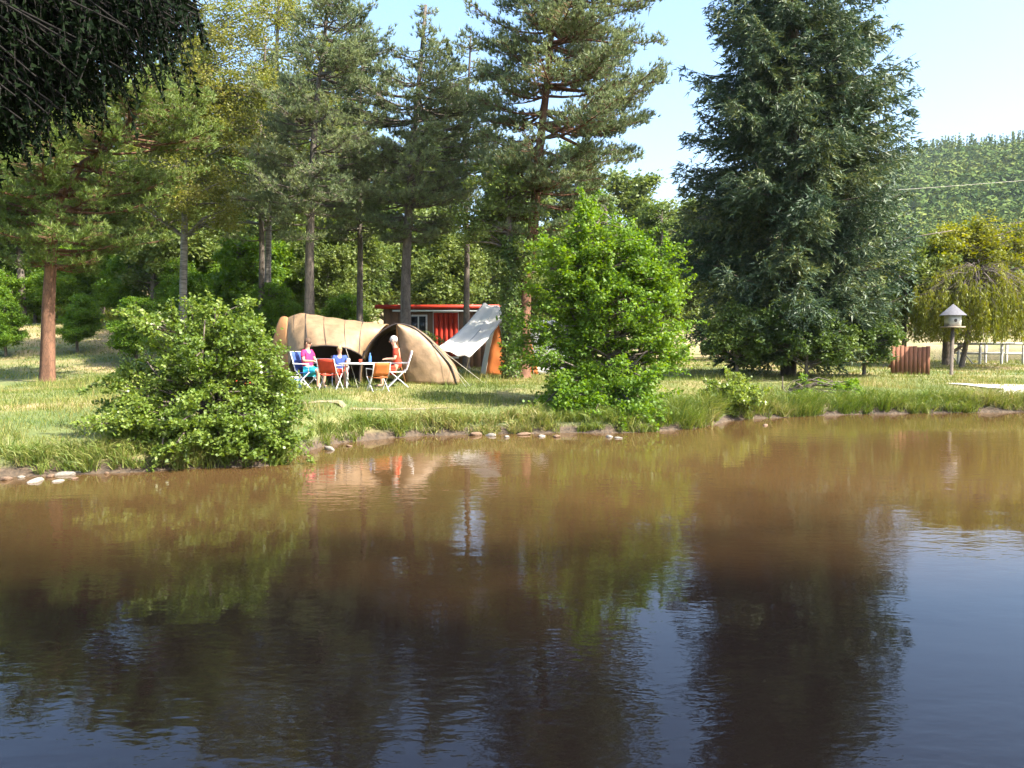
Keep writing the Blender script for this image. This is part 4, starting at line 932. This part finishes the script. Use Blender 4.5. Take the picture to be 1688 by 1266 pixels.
# red bag behind bush
c_ = on(408, 22.3); t = thing('travel_bag', c_, 'red bag lying on the grass behind the big waterside bush', 'bag')
mb = MB().ball(c_+[0, 0, .14], (.42, .19, .17), 18, 12); mb.build('body', M['redfab'], t, True)
MB().tube([c_+[-.18, -.05, .28], c_+[-.1, -.06, .42], c_+[.1, -.06, .42], c_+[.18, -.05, .28]], .014, 6).build('handle', M['dark_trim'], t, True)
# ------------------------------------------------------------------ bird house on a post
Yb = 31.0; c_ = grd(1569, Yb); k = pxm(Yb); t = thing('bird_house', c_, 'white bird house with a hipped roof on a dark post by the lake', 'bird house')
zb = P(1569, 540, Yb)[2]; MB().tube([c_-[0, 0, .1], [c_[0], c_[1], zb]], .065, 8).build('post', M['bark_grey'], t, True)
MB().box((c_[0], c_[1], zb+.02), (.60, .60, .05)).build('platform', M['wood'], t)
MB().box((c_[0], c_[1], zb+.24), (.40, .40, .38)).build('box', M['whiteold'], t)
MB().ball((c_[0], c_[1]-.20, zb+.25), (.06, .012, .06), 10, 6).build('entrance', M['dark_trim'], t)
mb = MB(); z0 = zb+.43; r = .33; mb.add([(-r, -r, 0), (r, -r, 0), (r, r, 0), (-r, r, 0), (0, 0, .40)], [[0, 1, 4], [1, 2, 4], [2, 3, 4], [3, 0, 4]]); mb.add([(-r, -r, 0), (r, -r, 0), (r, r, 0), (-r, r, 0)], [[0, 3, 2, 1]])
mb.v = [v+np.array([c_[0], c_[1], z0]) for v in mb.v]; mb.build('roof', M['groundsheet'], t)
# white foot bridge
Yf = 41.0; k = pxm(Yf); zr = P(1620, 567, Yf)[2]; xs0 = (1578-844)/k; xs1 = (1790-844)/k; zd = zr-.95
t = thing('foot_bridge', (xs0, Yf, zd), 'white railed wooden foot bridge over the lake at right', 'bridge')
for yy in (0, 1.4):
    MB().box(((xs0+xs1)/2, Yf+yy, zr), (xs1-xs0, .09, .10)).build('handrail', M['whiteold'], t); MB().box(((xs0+xs1)/2, Yf+yy, zr-.45), (xs1-xs0, .05, .08)).build('rail', M['whiteold'], t)
    for xx in np.arange(xs0+.05, xs1, 1.0): MB().box((xx, Yf+yy, (zr+zd)/2-.35), (.09, .09, zr-zd+.75)).build('post', M['whiteold'], t)
    MB().tube([(xs0+.05, Yf+yy, zr-.1), (xs0+.75, Yf+yy, zd)], .035, 6).build('brace', M['whiteold'], t)
for i, xx in enumerate(np.arange(xs0+.1, xs1, .2)): MB().box((xx, Yf+.7, zd-.02), (.18, 1.5, .05)).build('plank', M['wood'], t)
# red brown board screen
Yb = 31.5; t = thing('board_fence', grd(1500, Yb), 'red brown board fence showing through the bushes left of the bird house', 'fence')
for i in range(9):
    g_ = grd(1472+i*7.2, Yb); MB().box(g_+[0, 0, .5], (.14, .03, 1.0+.03*(i % 3)), 0).build('board', M['redwood'], t)
for z_ in (.3, .8): MB().box(grd(1500, Yb)+[0, .035, z_], (1.45, .03, .09)).build('cross_rail', M['redwood'], t)
# overhead cable
a_ = P(250, 332, 130); c_ = P(1900, 280, 130); mb = MB().tube([a_*(1-u)+c_*u-[0, 0, 4*math.sin(math.pi*u)*.6] for u in np.linspace(0, 1, 24)], .022, 4)
tag(mb.build('overhead_cable', M['rope']), 'thin overhead cable crossing in front of the wooded hill', 'cable')
# ------------------------------------------------------------------ haze
hz = MB().box((0, 300, 74), (1600, 1300, 156)); hb, nd, lk, b = newmat('haze_air'); nd.remove(b)
pv = nd.new('ShaderNodeVolumePrincipled'); pv.inputs['Density'].default_value = .00011; pv.inputs['Color'].default_value = (.75, .85, 1, 1); pv.inputs['Anisotropy'].default_value = .2
lk.new(pv.outputs[0], nd['Material Output'].inputs['Volume'])
HZ = hz.build('haze', hb); tag(HZ, kind='stuff', label='thin pale summer haze over the valley', cat='haze')
tot = sum(len(o.data.polygons) for o in S.objects if o.type == 'MESH')
print('POLYS', tot, 'unique', sum(sum(p.loop_total-2 for p in m.polygons) if len(m.polygons) < 50000 else len(m.loops)-2*len(m.polygons) for m in bpy.data.meshes))
